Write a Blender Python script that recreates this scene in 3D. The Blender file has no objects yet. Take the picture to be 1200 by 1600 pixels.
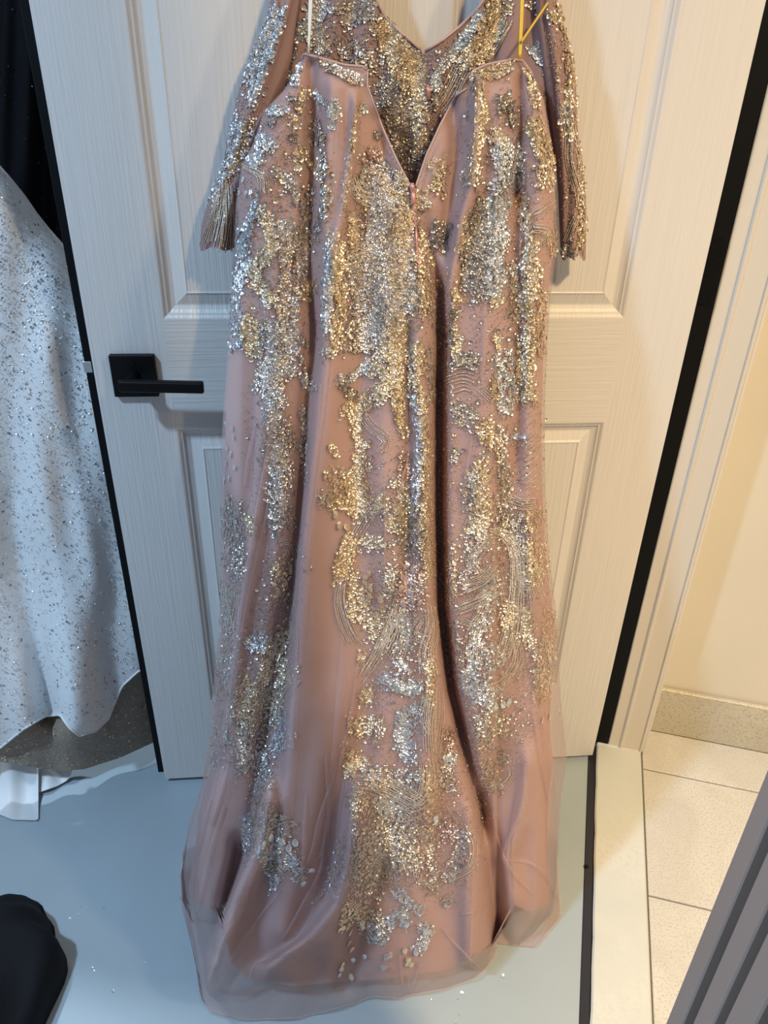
import bpy, math, random
import numpy as np
from mathutils import Matrix, Vector

rng = np.random.default_rng(7)
random.seed(7)
sc = bpy.context.scene
COL = sc.collection

# ------------------------------------------------------------------ camera
FPX = 1200.0
CAM = np.array([-0.1775, -1.2565, 1.3023])
YAW, PITCH, ROLL = 0.2374, 0.5307, 0.0278
TH = 0.34256                       # how far the door stands off square to the doorway
def cam_axes():
    cy, sy = math.cos(YAW), math.sin(YAW)
    f = np.array([-sy*math.cos(PITCH), cy*math.cos(PITCH), -math.sin(PITCH)])
    rt = np.array([cy, sy, 0.0]); up = np.cross(rt, f)
    c, s = math.cos(ROLL), math.sin(ROLL)
    return c*rt+s*up, -s*rt+c*up, f
CR, CU, CF = cam_axes()
cd = bpy.data.cameras.new('camera'); cam = bpy.data.objects.new('camera', cd); COL.objects.link(cam)
cd.sensor_fit = 'HORIZONTAL'; cd.sensor_width = 36.0; cd.lens = 36.0*FPX/1200.0
cd.clip_start = 0.02
cam.matrix_world = Matrix(((CR[0], CU[0], -CF[0], CAM[0]), (CR[1], CU[1], -CF[1], CAM[1]),
                           (CR[2], CU[2], -CF[2], CAM[2]), (0, 0, 0, 1)))
sc.camera = cam

# ------------------------------------------------------------------ world, lamps, exposure
w = bpy.data.worlds.new('world'); sc.world = w; w.use_nodes = True
w.node_tree.nodes['Background'].inputs[0].default_value = (0.80, 0.86, 1.0, 1)
w.node_tree.nodes['Background'].inputs[1].default_value = 0.20
def lamp(name, loc, aim, size, power, col, spread=180):
    l = bpy.data.lights.new(name, 'AREA'); l.shape = 'DISK'; l.size = size; l.energy = power; l.color = col; l.spread = math.radians(spread)
    o = bpy.data.objects.new(name, l); COL.objects.link(o); o.location = loc
    o.rotation_euler = (Vector(aim)-Vector(loc)).to_track_quat('-Z', 'Y').to_euler()
    return o
lamp('downlight_cool', (-1.40, -1.65, 2.60), (-1.38, -1.60, 0.0), 0.16, 44, (0.50, 0.74, 1.0), 155)
lamp('downlight_warm', (0.85, -1.60, 2.60), (0.78, -1.45, 0.0), 0.20, 60, (1.0, 0.71, 0.36), 140)
lamp('downlight_hall', (1.10, -0.75, 2.40), (0.75, -0.2, 0.0), 0.16, 11, (1.0, 0.78, 0.50), 160)
lamp('downlight_dressing_room', (-2.0, -0.10, 2.45), (-1.0, -0.6, 0.0), 0.12, 22, (0.72, 0.87, 1.0), 160)
vs = sc.view_settings
vs.view_transform = 'Standard'; vs.look = 'None'; vs.exposure = 0.0; vs.gamma = 1.0; vs.use_curve_mapping = False

# ------------------------------------------------------------------ pixel <-> place helpers
UD = np.array([-math.cos(TH), -math.sin(TH), 0.0])     # along the door, hinge -> free edge
ND = np.array([math.sin(TH), -math.cos(TH), 0.0])      # out of the door face
ZB = 0.012; DW = 0.91; DH = 2.03; DT = 0.036
def rays(px, py):
    px = np.asarray(px, float); py = np.asarray(py, float)
    return CF + CR*((px-600)/FPX)[..., None] - CU*((py-800)/FPX)[..., None]
def door_pt(px, py, d=0.0):
    r = rays(px, py); t = (np.asarray(d)-CAM@ND)/(r@ND)
    return CAM + r*t[..., None]
def floor_pt(px, py, z=0.0):
    r = rays(px, py); t = (z-CAM[2])/r[..., 2]
    return CAM + r*t[..., None]
def floor_d(px, py, z=0.0):
    px = np.asarray(px, float); py = np.asarray(py, float)
    return np.where(py > 600, floor_pt(px, np.maximum(py, 600), z)@ND, -9.0)
def plane_y(px, py, y):
    r = rays(px, py); t = (y-CAM[1])/r[..., 1]
    return CAM + r*t[..., None]
def plane_x(px, py, x):
    r = rays(px, py); t = (x-CAM[0])/r[..., 0]
    return CAM + r*t[..., None]

def spline(a, step):
    """Catmull-Rom through the points, sampled about every `step`"""
    a = np.array(a, float)
    if len(a) == 1: a = np.vstack([a-[0, .5], a+[0, .5]])
    e = np.vstack([2*a[0]-a[1], a, 2*a[-1]-a[-2]]); out = []
    for i in range(1, len(e)-2):
        p0, p1, p2, p3 = e[i-1], e[i], e[i+1], e[i+2]; n = max(2, int(np.hypot(*(p2-p1))/step))
        t = np.linspace(0, 1, n, endpoint=False)[:, None]
        out.append(.5*(2*p1+(p2-p0)*t+(2*p0-5*p1+4*p2-p3)*t**2+(3*p1-p0-3*p2+p3)*t**3))
    o = np.vstack(out+[a[-1:]]); d = np.hypot(*np.diff(o, axis=0).T)
    q = np.r_[0, np.cumsum(d)]; m = max(4, int(q[-1]/step)); qq = np.linspace(0, q[-1], m)
    return np.interp(qq, q, o[:, 0]), np.interp(qq, q, o[:, 1]), q[-1]
# ------------------------------------------------------------------ object helpers
def tag(o, label=None, cat=None, group=None, kind=None):
    if label: o['label'] = label
    if cat: o['category'] = cat
    if group: o['group'] = group
    if kind: o['kind'] = kind
    return o
def empty(name, loc=(0, 0, 0)):
    o = bpy.data.objects.new(name, None); COL.objects.link(o); o.location = loc
    o.empty_display_size = 0.05
    return o
def link(name, me, mat, parent=None, smooth=False):
    if mat is not None and not me.materials: me.materials.append(mat)
    if smooth:
        me.polygons.foreach_set('use_smooth', np.ones(len(me.polygons), bool))
    o = bpy.data.objects.new(name, me); COL.objects.link(o)
    if parent is not None:
        o.parent = parent
        M = Matrix.Identity(4); p = parent
        while p is not None:
            M = Matrix.LocRotScale(p.location, p.rotation_euler, p.scale) @ M; p = p.parent
        o.matrix_parent_inverse = Matrix.Identity(4)
        o['_w'] = 0; del o['_w']
        Mi = M.inverted()
        o.location = Mi.to_translation(); o.rotation_euler = Mi.to_euler()
    return o
def mesh(name, verts, faces):
    me = bpy.data.meshes.new(name); me.from_pydata([tuple(map(float, v)) for v in verts], [], faces); me.update()
    return me
def fast_mesh(name, V, Fq, col=None):
    """V (n,3), Fq (m,k) equal-sided faces, col (n,3) point colours"""
    me = bpy.data.meshes.new(name); n, (m, k) = len(V), Fq.shape
    me.vertices.add(n); me.vertices.foreach_set('co', np.ascontiguousarray(V, np.float32).ravel())
    me.loops.add(m*k); me.loops.foreach_set('vertex_index', np.ascontiguousarray(Fq, np.int32).ravel())
    me.polygons.add(m); me.polygons.foreach_set('loop_start', np.arange(0, m*k, k, dtype=np.int32))
    me.polygons.foreach_set('loop_total', np.full(m, k, np.int32))
    if col is not None:
        a = me.attributes.new('tone', 'FLOAT_COLOR', 'POINT')
        a.data.foreach_set('color', np.hstack([col, np.ones((n, 1))]).astype(np.float32).ravel())
    me.update(calc_edges=True); me.validate()
    return me
def grid_faces(nr, nc):
    i = np.arange(nr-1)[:, None]*nc+np.arange(nc-1)[None, :]
    i = i.ravel()
    return np.stack([i, i+1, i+nc+1, i+nc], 1)
class MB:
    def __init__(s): s.v = []; s.f = []
    def box(s, o, ax, ay, az, bev=0.0):
        """box from corner o along three edge vectors"""
        o, ax, ay, az = [np.asarray(t, float) for t in (o, ax, ay, az)]
        b = len(s.v)
        if bev <= 0:
            for k in (0, 1):
                for j in (0, 1):
                    for i in (0, 1): s.v.append(o+ax*i+ay*j+az*k)
            s.f += [tuple(b+i for i in q) for q in ((0, 2, 3, 1), (4, 5, 7, 6), (0, 1, 5, 4), (2, 6, 7, 3), (0, 4, 6, 2), (1, 3, 7, 5))]
            return s
        L = [np.linalg.norm(t) for t in (ax, ay, az)]
        n = [t/l for t, l in zip((ax, ay, az), L)]
        e = min(bev, .45*min(L))
        idx = {}
        for k in (0, 1):
            for j in (0, 1):
                for i in (0, 1):
                    c = o+ax*i+ay*j+az*k
                    sg = [1-2*i, 1-2*j, 1-2*k]
                    for a in range(3):          # vertex lying on the face normal to axis a
                        p = c.copy()
                        for q in range(3):
                            if q != a: p = p+n[q]*e*sg[q]
                        idx[(i, j, k, a)] = len(s.v); s.v.append(p)
        I = lambda i, j, k, a: idx[(i, j, k, a)]
        for a in range(3):
            oth = [q for q in range(3) if q != a]
            for sd in (0, 1):
                loop = []
                for (p, q) in ((0, 0), (1, 0), (1, 1), (0, 1)):
                    c = [0, 0, 0]; c[a] = sd; c[oth[0]] = p; c[oth[1]] = q
                    loop.append(I(*c, a))
                s.f.append(tuple(loop))
        for a in range(3):                       # edges along axis a
            oth = [q for q in range(3) if q != a]
            for p in (0, 1):
                for q in (0, 1):
                    c0 = [0, 0, 0]; c0[oth[0]] = p; c0[oth[1]] = q; c1 = list(c0); c1[a] = 1
                    s.f.append((I(*c0, oth[0]), I(*c1, oth[0]), I(*c1, oth[1]), I(*c0, oth[1])))
        for k in (0, 1):
            for j in (0, 1):
                for i in (0, 1): s.f.append((I(i, j, k, 0), I(i, j, k, 1), I(i, j, k, 2)))
        return s
    def tube(s, pts, r, n=8, caps=True):
        pts = [np.asarray(p, float) for p in pts]; b = len(s.v)
        rr = r if hasattr(r, '__len__') else [r]*len(pts)
        ref = np.array([0.31, 0.2, 0.93])
        for i, p in enumerate(pts):
            t = pts[min(i+1, len(pts)-1)]-pts[max(i-1, 0)]; t = t/(np.linalg.norm(t)+1e-12)
            a = np.cross(t, ref); a /= np.linalg.norm(a)+1e-12; c = np.cross(t, a)
            for k in range(n):
                th = 2*math.pi*k/n; s.v.append(p+rr[i]*(a*math.cos(th)+c*math.sin(th)))
        for i in range(len(pts)-1):
            for k in range(n):
                s.f.append((b+i*n+k, b+i*n+(k+1) % n, b+(i+1)*n+(k+1) % n, b+(i+1)*n+k))
        if caps:
            s.f.append(tuple(b+k for k in range(n-1, -1, -1))); e = b+(len(pts)-1)*n
            s.f.append(tuple(e+k for k in range(n)))
        return s
    def build(s, name, mat, parent=None, smooth=False):
        me = mesh(name, s.v, s.f)
        import bmesh
        bm = bmesh.new(); bm.from_mesh(me); bmesh.ops.recalc_face_normals(bm, faces=bm.faces); bm.to_mesh(me); bm.free()
        return link(name, me, mat, parent, smooth)

# ------------------------------------------------------------------ materials
def newmat(name):
    m = bpy.data.materials.new(name); m.use_nodes = True
    nt = m.node_tree; return m, nt, nt.nodes['Principled BSDF'], nt.nodes['Material Output']
def N(nt, t, **kw):
    n = nt.nodes.new(t)
    for k, v in kw.items():
        if k in n.inputs: n.inputs[k].default_value = v
        else: setattr(n, k, v)
    return n
def plain(name, col, rough=0.5, metal=0.0, spec=0.5, bump=0.0, bscale=200, vary=0.0, vscale=8):
    m, nt, p, out = newmat(name)
    p.inputs['Base Color'].default_value = (*col, 1); p.inputs['Roughness'].default_value = rough
    p.inputs['Metallic'].default_value = metal; p.inputs['Specular IOR Level'].default_value = spec
    tc = N(nt, 'ShaderNodeTexCoord')
    if vary > 0:
        no = N(nt, 'ShaderNodeTexNoise', Scale=vscale, Detail=5.0); nt.links.new(tc.outputs['Object'], no.inputs['Vector'])
        mx = N(nt, 'ShaderNodeMix', data_type='RGBA')
        mx.inputs[6].default_value = (*[c*(1-vary) for c in col], 1); mx.inputs[7].default_value = (*[min(1, c*(1+vary)) for c in col], 1)
        nt.links.new(no.outputs['Fac'], mx.inputs[0]); nt.links.new(mx.outputs[2], p.inputs['Base Color'])
    if bump > 0:
        no = N(nt, 'ShaderNodeTexNoise', Scale=bscale, Detail=3.0); nt.links.new(tc.outputs['Object'], no.inputs['Vector'])
        b = N(nt, 'ShaderNodeBump', Strength=bump, Distance=0.002); nt.links.new(no.outputs['Fac'], b.inputs['Height'])
        nt.links.new(b.outputs['Normal'], p.inputs['Normal'])
    return m
def grain(name, col, vertical=True):
    m, nt, p, out = newmat(name)
    p.inputs['Roughness'].default_value = 0.38
    tc = N(nt, 'ShaderNodeTexCoord'); mp = N(nt, 'ShaderNodeMapping')
    nt.links.new(tc.outputs['Object'], mp.inputs['Vector'])
    # door parts are built in door axes: X along the door, Z up
    mp.inputs['Scale'].default_value = (210, 60, 5) if vertical else (5, 60, 210)
    no = N(nt, 'ShaderNodeTexNoise', Scale=1.0, Detail=2.5, Roughness=0.6, Distortion=0.25)
    nt.links.new(mp.outputs['Vector'], no.inputs['Vector'])
    b = N(nt, 'ShaderNodeBump', Strength=0.75, Distance=0.0015)
    nt.links.new(no.outputs['Fac'], b.inputs['Height']); nt.links.new(b.outputs['Normal'], p.inputs['Normal'])
    cr = N(nt, 'ShaderNodeMix', data_type='RGBA')
    cr.inputs[6].default_value = (*[c*0.93 for c in col], 1); cr.inputs[7].default_value = (*[min(1, c*1.05) for c in col], 1)
    nt.links.new(no.outputs['Fac'], cr.inputs[0]); nt.links.new(cr.outputs[2], p.inputs['Base Color'])
    return m
def sheer(name, col, alpha, fine=0.0):
    m, nt, p, out = newmat(name); nt.nodes.remove(p)
    tr = N(nt, 'ShaderNodeBsdfTransparent'); di = N(nt, 'ShaderNodeBsdfDiffuse', Color=(*col, 1)); tl = N(nt, 'ShaderNodeBsdfTranslucent', Color=(*col, 1))
    a = N(nt, 'ShaderNodeMixShader', Fac=0.45); nt.links.new(di.outputs[0], a.inputs[1]); nt.links.new(tl.outputs[0], a.inputs[2])
    b = N(nt, 'ShaderNodeMixShader', Fac=alpha); nt.links.new(tr.outputs[0], b.inputs[1]); nt.links.new(a.outputs[0], b.inputs[2])
    if fine > 0:
        tc = N(nt, 'ShaderNodeTexCoord'); no = N(nt, 'ShaderNodeTexNoise', Scale=14.0, Detail=4.0)
        nt.links.new(tc.outputs['Object'], no.inputs['Vector'])
        mr = N(nt, 'ShaderNodeMapRange'); mr.inputs[1].default_value = .3; mr.inputs[2].default_value = .7
        mr.inputs[3].default_value = max(0, alpha-fine); mr.inputs[4].default_value = min(1, alpha+fine)
        nt.links.new(no.outputs['Fac'], mr.inputs[0]); nt.links.new(mr.outputs[0], b.inputs[0])
    nt.links.new(b.outputs[0], out.inputs[0])
    return m
def toned(name, rough=0.25, metal=1.0):
    m, nt, p, out = newmat(name)
    at = N(nt, 'ShaderNodeAttribute', attribute_name='tone')
    nt.links.new(at.outputs['Color'], p.inputs['Base Color'])
    p.inputs['Metallic'].default_value = metal; p.inputs['Roughness'].default_value = rough
    return m
def marble(name, c0, c1, c2, scale, rough):
    m, nt, p, out = newmat(name); p.inputs['Roughness'].default_value = rough
    tc = N(nt, 'ShaderNodeTexCoord')
    n1 = N(nt, 'ShaderNodeTexNoise', Scale=scale, Detail=6.0, Distortion=1.2); n2 = N(nt, 'ShaderNodeTexNoise', Scale=scale*40, Detail=3.0)
    nt.links.new(tc.outputs['Object'], n1.inputs['Vector']); nt.links.new(tc.outputs['Object'], n2.inputs['Vector'])
    r = N(nt, 'ShaderNodeValToRGB'); r.color_ramp.elements[0].position = .35; r.color_ramp.elements[1].position = .65
    r.color_ramp.elements[0].color = (*c0, 1); r.color_ramp.elements[1].color = (*c1, 1)
    nt.links.new(n1.outputs['Fac'], r.inputs[0])
    r2 = N(nt, 'ShaderNodeValToRGB'); r2.color_ramp.elements[0].position = .34; r2.color_ramp.elements[1].position = .5
    r2.color_ramp.elements[0].color = (1, 1, 1, 1); r2.color_ramp.elements[1].color = (0, 0, 0, 1)
    nt.links.new(n2.outputs['Fac'], r2.inputs[0])
    mx = N(nt, 'ShaderNodeMix', data_type='RGBA'); mx.inputs[7].default_value = (*c2, 1)
    nt.links.new(r2.outputs[0], mx.inputs[0]); nt.links.new(r.outputs[0], mx.inputs[6]); nt.links.new(mx.outputs[2], p.inputs['Base Color'])
    return m
DOORC = (0.74, 0.72, 0.70)
M_dv = grain('door_paint_vertical', DOORC, True); M_dh = grain('door_paint_horizontal', DOORC, False)
M_frame = plain('frame_paint', (0.70, 0.66, 0.60), 0.4, bump=.1, bscale=60)
M_black = plain('black_metal', (0.005, 0.005, 0.006), 0.42, spec=0.18)
M_blackp = plain('black_paint', (0.005, 0.0055, 0.007), 0.6, spec=0.15)
M_steel = plain('steel', (0.75, 0.75, 0.76), 0.25, 1.0)
M_wall = plain('beige_wall', (0.73, 0.68, 0.57), 0.6, vary=.06, vscale=5, bump=.08, bscale=90)
M_white = plain('white_wall', (0.6, 0.6, 0.6), 0.7, vary=.03)
M_floor = plain('grey_floor', (0.36, 0.43, 0.475), 0.42, vary=.10, vscale=6, bump=.05, bscale=25)
M_tile = marble('stone_tile', (0.58, 0.57, 0.53), (0.66, 0.65, 0.62), (0.50, 0.47, 0.43), 7, 0.35)
M_skirt = marble('stone_skirting', (0.52, 0.48, 0.38), (0.60, 0.56, 0.46), (0.42, 0.38, 0.30), 5, 0.4)
M_thr = marble('marble_threshold', (0.58, 0.62, 0.60), (0.66, 0.68, 0.66), (0.61, 0.63, 0.60), 4, 0.25)
M_grout = plain('grout', (0.20, 0.19, 0.18), 0.9)
M_strip = plain('dark_strip', (0.035, 0.037, 0.05), 0.35, 0.4)
M_slat = plain('taupe_slat', (0.33, 0.245, 0.205), 0.5, vary=.05)
M_slatb = plain('slat_backing', (0.03, 0.025, 0.024), 0.7)
M_cloth = plain('black_cloth', (0.006, 0.0065, 0.009), 0.85, spec=.25, bump=.2, bscale=300)
M_bgown = plain('black_tulle', (0.004, 0.004, 0.006), 0.8, spec=.2, bump=.2, bscale=200)
M_lining = plain('mauve_lining', (0.50, 0.355, 0.335), 0.55, vary=.06, vscale=9)
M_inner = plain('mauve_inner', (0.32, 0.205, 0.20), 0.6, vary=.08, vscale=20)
M_tulle = sheer('mauve_tulle', (0.72, 0.55, 0.54), 0.50, .05)
M_pleat = sheer('mauve_tulle_fold', (0.76, 0.60, 0.60), 0.34, .06)
M_seq = toned('sequin_metal', 0.34, .82); M_bead = toned('bead_metal', 0.30, .85)
M_seqw = toned('ivory_sequin', 0.30, .45)
M_zip = plain('rose_zip', (0.56, 0.28, 0.26), 0.35, .3)
M_cordw = plain('white_cord', (0.75, 0.75, 0.75), 0.5); M_cordg = plain('gold_cord', (0.62, 0.42, 0.06), 0.45, .3)
M_wg = plain('ivory_glitter', (0.84, 0.85, 0.86), 0.6, bump=.12, bscale=160, vary=.03, vscale=40)
M_wgsheer = sheer('ivory_tulle', (0.72, 0.66, 0.58), 0.55, .15)
M_wgl = plain('white_lining', (0.70, 0.71, 0.72), 0.6, vary=.03, vscale=30)
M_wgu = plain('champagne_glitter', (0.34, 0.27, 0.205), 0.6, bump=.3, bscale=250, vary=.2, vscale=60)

# ------------------------------------------------------------------ floors, walls, frame
def slab(name, x0, x1, y0, y1, z0, z1, mat, parent=None, bev=0.0):
    return MB().box((x0, y0, z0), (x1-x0, 0, 0), (0, y1-y0, 0), (0, 0, z1-z0), bev).build(name, mat, parent)
tag(slab('floor', -3.2, -0.003, -3.0, 1.3, -0.05, 0.0, M_floor), 'grey blue painted floor under the gowns', 'floor', kind='structure')
gf = tag(slab('floor_tiled', 0.104, 2.2, -3.0, 0.123, -0.05, -0.003, M_grout), 'cream stone tiled floor beyond the marble threshold', 'floor', kind='structure')
ys = [0.123, 0.001, -0.3015, -0.604, -0.9065, -1.209]
for r in range(5):
    for c in range(3):
        x0 = 0.108+c*0.6-(0.0 if r else 0.0); x1 = x0+0.597
        slab('tile', x0, x1, ys[r+1]+0.0035, ys[r], -0.010, 0.0, M_tile, gf, 0.0012)
# marble threshold, with a slightly ragged left edge
v, f = [], []
yy = np.linspace(-2.6, 0.052, 150); xl = 0.009+0.0006*np.array([math.sin(13*t)+.6*math.sin(57*t)+.7*random.uniform(-1, 1) for t in yy])
for y_, x_ in zip(yy, xl):
    v += [(x_, y_, -0.03), (x_+.0003, y_, 0.006), (x_+.0035, y_, 0.0085), (0.1005, y_, 0.0085), (0.1035, y_, 0.006), (0.1035, y_, -0.03)]
for i in range(len(yy)-1):
    for k in range(5):
        a = i*6+k; f.append((a, a+1, a+7, a+6))
f += [(0, 1, 2, 3, 4, 5), tuple(range((len(yy)-1)*6+5, (len(yy)-1)*6-1, -1))]
m_ = MB(); m_.v = [np.array(p) for p in v]; m_.f = f
tag(m_.build('trim_1', M_thr), 'cream marble door threshold between grey floor and stone tiles', 'threshold', kind='structure')
st = tag(slab('trim_2', -0.0075, 0.0085, -2.6, 0.04, -0.03, 0.0025, M_strip, None, 0.001), 'dark metal edging strip along the marble threshold', 'edging strip', kind='structure')
P = floor_pt(916, 1354, .003)
MB().tube([P+np.array([0, 0, -.002]), P+np.array([0, 0, .0006])], .0042, 10).build('screw_hole', M_blackp, st)
tag(slab('wall_right', 0.110, 2.2, 0.135, 0.25, -0.05, 2.6, M_wall), 'warm beige plaster wall above stone skirting', 'wall', kind='structure')
bb = tag(slab('baseboard_right', 0.110, 2.2, 0.130, 0.136, -0.05, 0.122, M_grout), 'grey stone skirting tiles at the foot of the beige wall', 'skirting', kind='structure')
for c in range(3):
    slab('tile', 0.112+c*.6, 0.112+c*.6+.597, 0.121, 0.131, 0.001, 0.1265, M_skirt, bb, 0.0015)
tag(slab('wall_left_back', -3.2, 0.0, 1.2, 1.3, -0.05, 2.6, M_white), 'pale back wall of the dressing room behind the gowns', 'wall', kind='structure')
tag(slab('wall_partition', 0.0, 0.108, 0.075, 1.3, -0.05, 2.6, M_white), 'partition wall behind the open door', 'wall', kind='structure')
jf = empty('trim_3', (0.05, 0.05, 0)); tag(jf, 'cream painted door jamb with a stop bead above the threshold', 'door frame', kind='structure')
YJ = 0.045
MB().box((-0.002, YJ, 0.0), (0.0345, 0, 0), (0, .03, 0), (0, 0, 2.1), .001).build('hinge_rebate', M_blackp, jf)
MB().box((0.0335, YJ-.001, 0.006), (0.074, 0, 0), (0, .04, 0), (0, 0, 2.1), .002).build('jamb_board', M_frame, jf)
MB().box((0.0565, YJ-.0055, 0.006), (0.0075, 0, 0), (0, .008, 0), (0, 0, 2.1), .0025).build('door_stop', M_frame, jf)
MB().tube([(0.1025, YJ-.001, 0.006), (0.1025, YJ-.001, 2.1)], .0032, 8).build('edge_bead', M_frame, jf)
MB().tube([(0.1085, YJ+.004, 0.006), (0.1085, YJ+.004, 2.1)], .0042, 8).build('edge_bead', M_frame, jf)
def rounded_rect(w_, h_, r, n=5):
    o = []
    for cx, cz, a0 in ((w_/2-r, h_/2-r, 0), (-w_/2+r, h_/2-r, 90), (-w_/2+r, -h_/2+r, 180), (w_/2-r, -h_/2+r, 270)):
        for k in range(n):
            a = math.radians(a0+90*k/(n-1)); o.append((cx+r*math.cos(a), cz+r*math.sin(a)))
    return o
pts = rounded_rect(0.026, 0.10, .007); m_ = MB(); n_ = len(pts)
cx, cz = 0.0135, plane_y(1122, 372, YJ)[2]-0.05
for yv in (YJ+.001, YJ-.0016):
    m_.v += [np.array((cx+a, yv, cz+b)) for a, b in pts]
m_.f = [tuple(range(n_)), tuple(range(2*n_-1, n_-1, -1))]+[(i, (i+1) % n_, n_+(i+1) % n_, n_+i) for i in range(n_)]
hl = m_.build('hinge_leaf', M_black, jf)
for dx, dz in ((-.001, .038), (.004, .012), (-.004, -.012), (.001, -.038)):
    MB().tube([(cx+dx, YJ-.001, cz+dz), (cx+dx, YJ-.0026, cz+dz)], .0034, 10).build('screw', M_blackp, hl)

# ------------------------------------------------------------------ door
door = empty('door_1', (0, 0, 0)); tag(door, 'white panelled door with black lever handle, mauve gown hung on it', 'door', kind='structure')
RZ = math.atan2(UD[1], UD[0])
door.rotation_euler = (0, 0, RZ)          # local X = hinge -> free edge
# local: x along door, y: UD rotated +90deg ; out of the face
YN = np.array([-UD[1], UD[0], 0]); SGN = 1.0 if YN@ND > 0 else -1.0
def DL(a, d, z): return np.array([a, SGN*d, z])
def dpart(mb, name, mat, parent=None, smooth=False):
    me = mesh(name, mb.v, mb.f)
    import bmesh
    bm = bmesh.new(); bm.from_mesh(me); bmesh.ops.recalc_face_normals(bm, faces=bm.faces); bm.to_mesh(me); bm.free()
    me.materials.append(mat)
    if smooth: me.polygons.foreach_set('use_smooth', np.ones(len(me.polygons), bool))
    o = bpy.data.objects.new(name, me); COL.objects.link(o); o.parent = parent or door
    return o
def dbox(name, a0, a1, z0, z1, d0, d1, mat, parent=None, bev=0.0):
    return dpart(MB().box(DL(a0, d0, z0), DL(a1-a0, 0, 0), DL(0, 0, z1-z0), DL(0, d1-d0, 0), bev), name, mat, parent)
S = 0.110; MU0, MU1 = 0.403, 0.507
ZT = ZB+DH
dbox('stile', 0, S, ZB, ZT, -DT, 0, M_dv); dbox('stile', DW-S, DW, ZB, ZT, -DT, 0, M_dv)
rails = [(ZB, 0.222), (0.800, 0.972), (1.600, 1.700), (1.92, ZT)]
for z0, z1 in rails: dbox('rail', S, DW-S, z0, z1, -DT, 0, M_dh)
pan = [(0.222, 0.800), (0.972, 1.600), (1.700, 1.92)]
prof = [(0, 0), (.002, -.0005), (.0055, -.0035), (.008, -.0042), (.009, -.0060), (.0125, -.0085), (.016, -.0098), (.018, -.0104), (.020, -.0102), (.034, -.0050), (.0375, -.0028), (.0392, -.0036), (.041, -.0038)]
for z0, z1 in pan:
    dbox('mullion', MU0, MU1, z0, z1, -DT, 0, M_dv)
    for a0, a1 in ((S, MU0), (MU1, DW-S)):
        m_ = MB()
        for o_, d_ in prof:
            for (a, z) in ((a0+o_, z0+o_), (a1-o_, z0+o_), (a1-o_, z1-o_), (a0+o_, z1-o_)): m_.v.append(DL(a, d_, z))
        K = len(prof)
        for i in range(K-1):
            for k in range(4): m_.f.append((4*i+k, 4*i+(k+1) % 4, 4*i+4+(k+1) % 4, 4*i+4+k))
        m_.f.append((4*K-4, 4*K-3, 4*K-2, 4*K-1))
        b = len(m_.v)
        m_.v += [DL(a, -DT, z) for a, z in ((a0, z0), (a1, z0), (a1, z1), (a0, z1))]; m_.f.append((b, b+1, b+2, b+3))
        for k in range(4): m_.f.append((k, (k+1) % 4, b+(k+1) % 4, b+k))
        dpart(m_, 'panel', M_dv)
dbox('edge_strip', DW+.0002, DW+.0135, ZB+.012, ZT-.01, -DT, -.007, M_blackp, None, .001)
dbox('latch_bolt', DW+.003, DW+.0165, .889, .908, -.030, -.0065, M_steel, None, .0015)
# lever handle
hd = empty('door_handle'); hd.parent = door
def rect_prism(a0, a1, z0, z1, d0, d1, r):
    pts = [((a0+a1)/2+x, (z0+z1)/2+z) for x, z in rounded_rect(a1-a0, z1-z0, r)]
    m_ = MB(); n_ = len(pts); e = min(.0012, r)
    lay = [(d0, 1.0), (d1-e, 1.0), (d1, 1-2*e/(a1-a0))]
    ca, cz_ = (a0+a1)/2, (z0+z1)/2
    for d_, s_ in lay: m_.v += [DL(ca+(a-ca)*s_, d_, cz_+(z-cz_)*s_) for a, z in pts]
    for l in range(2): m_.f += [(l*n_+i, l*n_+(i+1) % n_, (l+1)*n_+(i+1) % n_, (l+1)*n_+i) for i in range(n_)]
    m_.f += [tuple(range(n_)), tuple(range(2*n_, 3*n_))]
    return m_
rz = 0.889; ra = 0.851
dpart(rect_prism(ra-.0325, ra+.0325, rz-.0325, rz+.0325, 0, .009, .0015), 'rose_plate', M_black, hd)
m_ = MB().tube([DL(ra, .008, rz), DL(ra, .042, rz)], .0095, 16); dpart(m_, 'neck', M_black, hd, False)
lv = MB()
sec = rounded_rect(.013, .0175, .004); a_end = 0.7455; a_st = ra+.014
st_ = [(a_st, .85), (a_st-.002, 1), (a_end+.002, 1), (a_end, .85)]
for a, s_ in st_: lv.v += [DL(a, .045+x*s_, rz-.004*(a_st-a)/.12+z*s_) for x, z in sec]
n_ = len(sec)
for l in range(3): lv.f += [(l*n_+i, l*n_+(i+1) % n_, (l+1)*n_+(i+1) % n_, (l+1)*n_+i) for i in range(n_)]
lv.f += [tuple(range(n_)), tuple(range(3*n_, 4*n_))]
dpart(lv, 'lever', M_black, hd)
m_ = MB().tube([DL(ra+.001, .008, rz+.021), DL(ra+.001, .0105, rz+.021)], .0042, 14); dpart(m_, 'privacy_release', M_blackp, hd)

# ------------------------------------------------------------------ near side of the doorway: wall clad in taupe slats
fp = tag(slab('wall_front', -0.016, 0.060, -2.6, -0.905, -0.05, 2.6, M_slatb), 'near partition wall clad in taupe vertical slats', 'wall', kind='structure')
XP = -0.030
yb = [float(plane_x(np.float64(a), np.float64(1600.), XP)[1]) for a in (1040, 1066, 1082, 1114, 1131, 1180)]
edges = [(yb[0], yb[1]), (yb[2], yb[3]), (yb[4], yb[5])]
gap = yb[1]-yb[2]; wid = yb[2]-yb[3]
print('slats', [round(t, 4) for t in yb], gap, wid)
for k in range(14):
    if k < 3: a, b = edges[k]
    else:
        a = edges[2][1]-gap-(k-3)*(wid+gap); b = a-wid
    MB().box((XP, b, 0.0), (.0145, 0, 0), (0, a-b, 0), (0, 0, 2.58), .001).build('slat', M_slat, fp)

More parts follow.
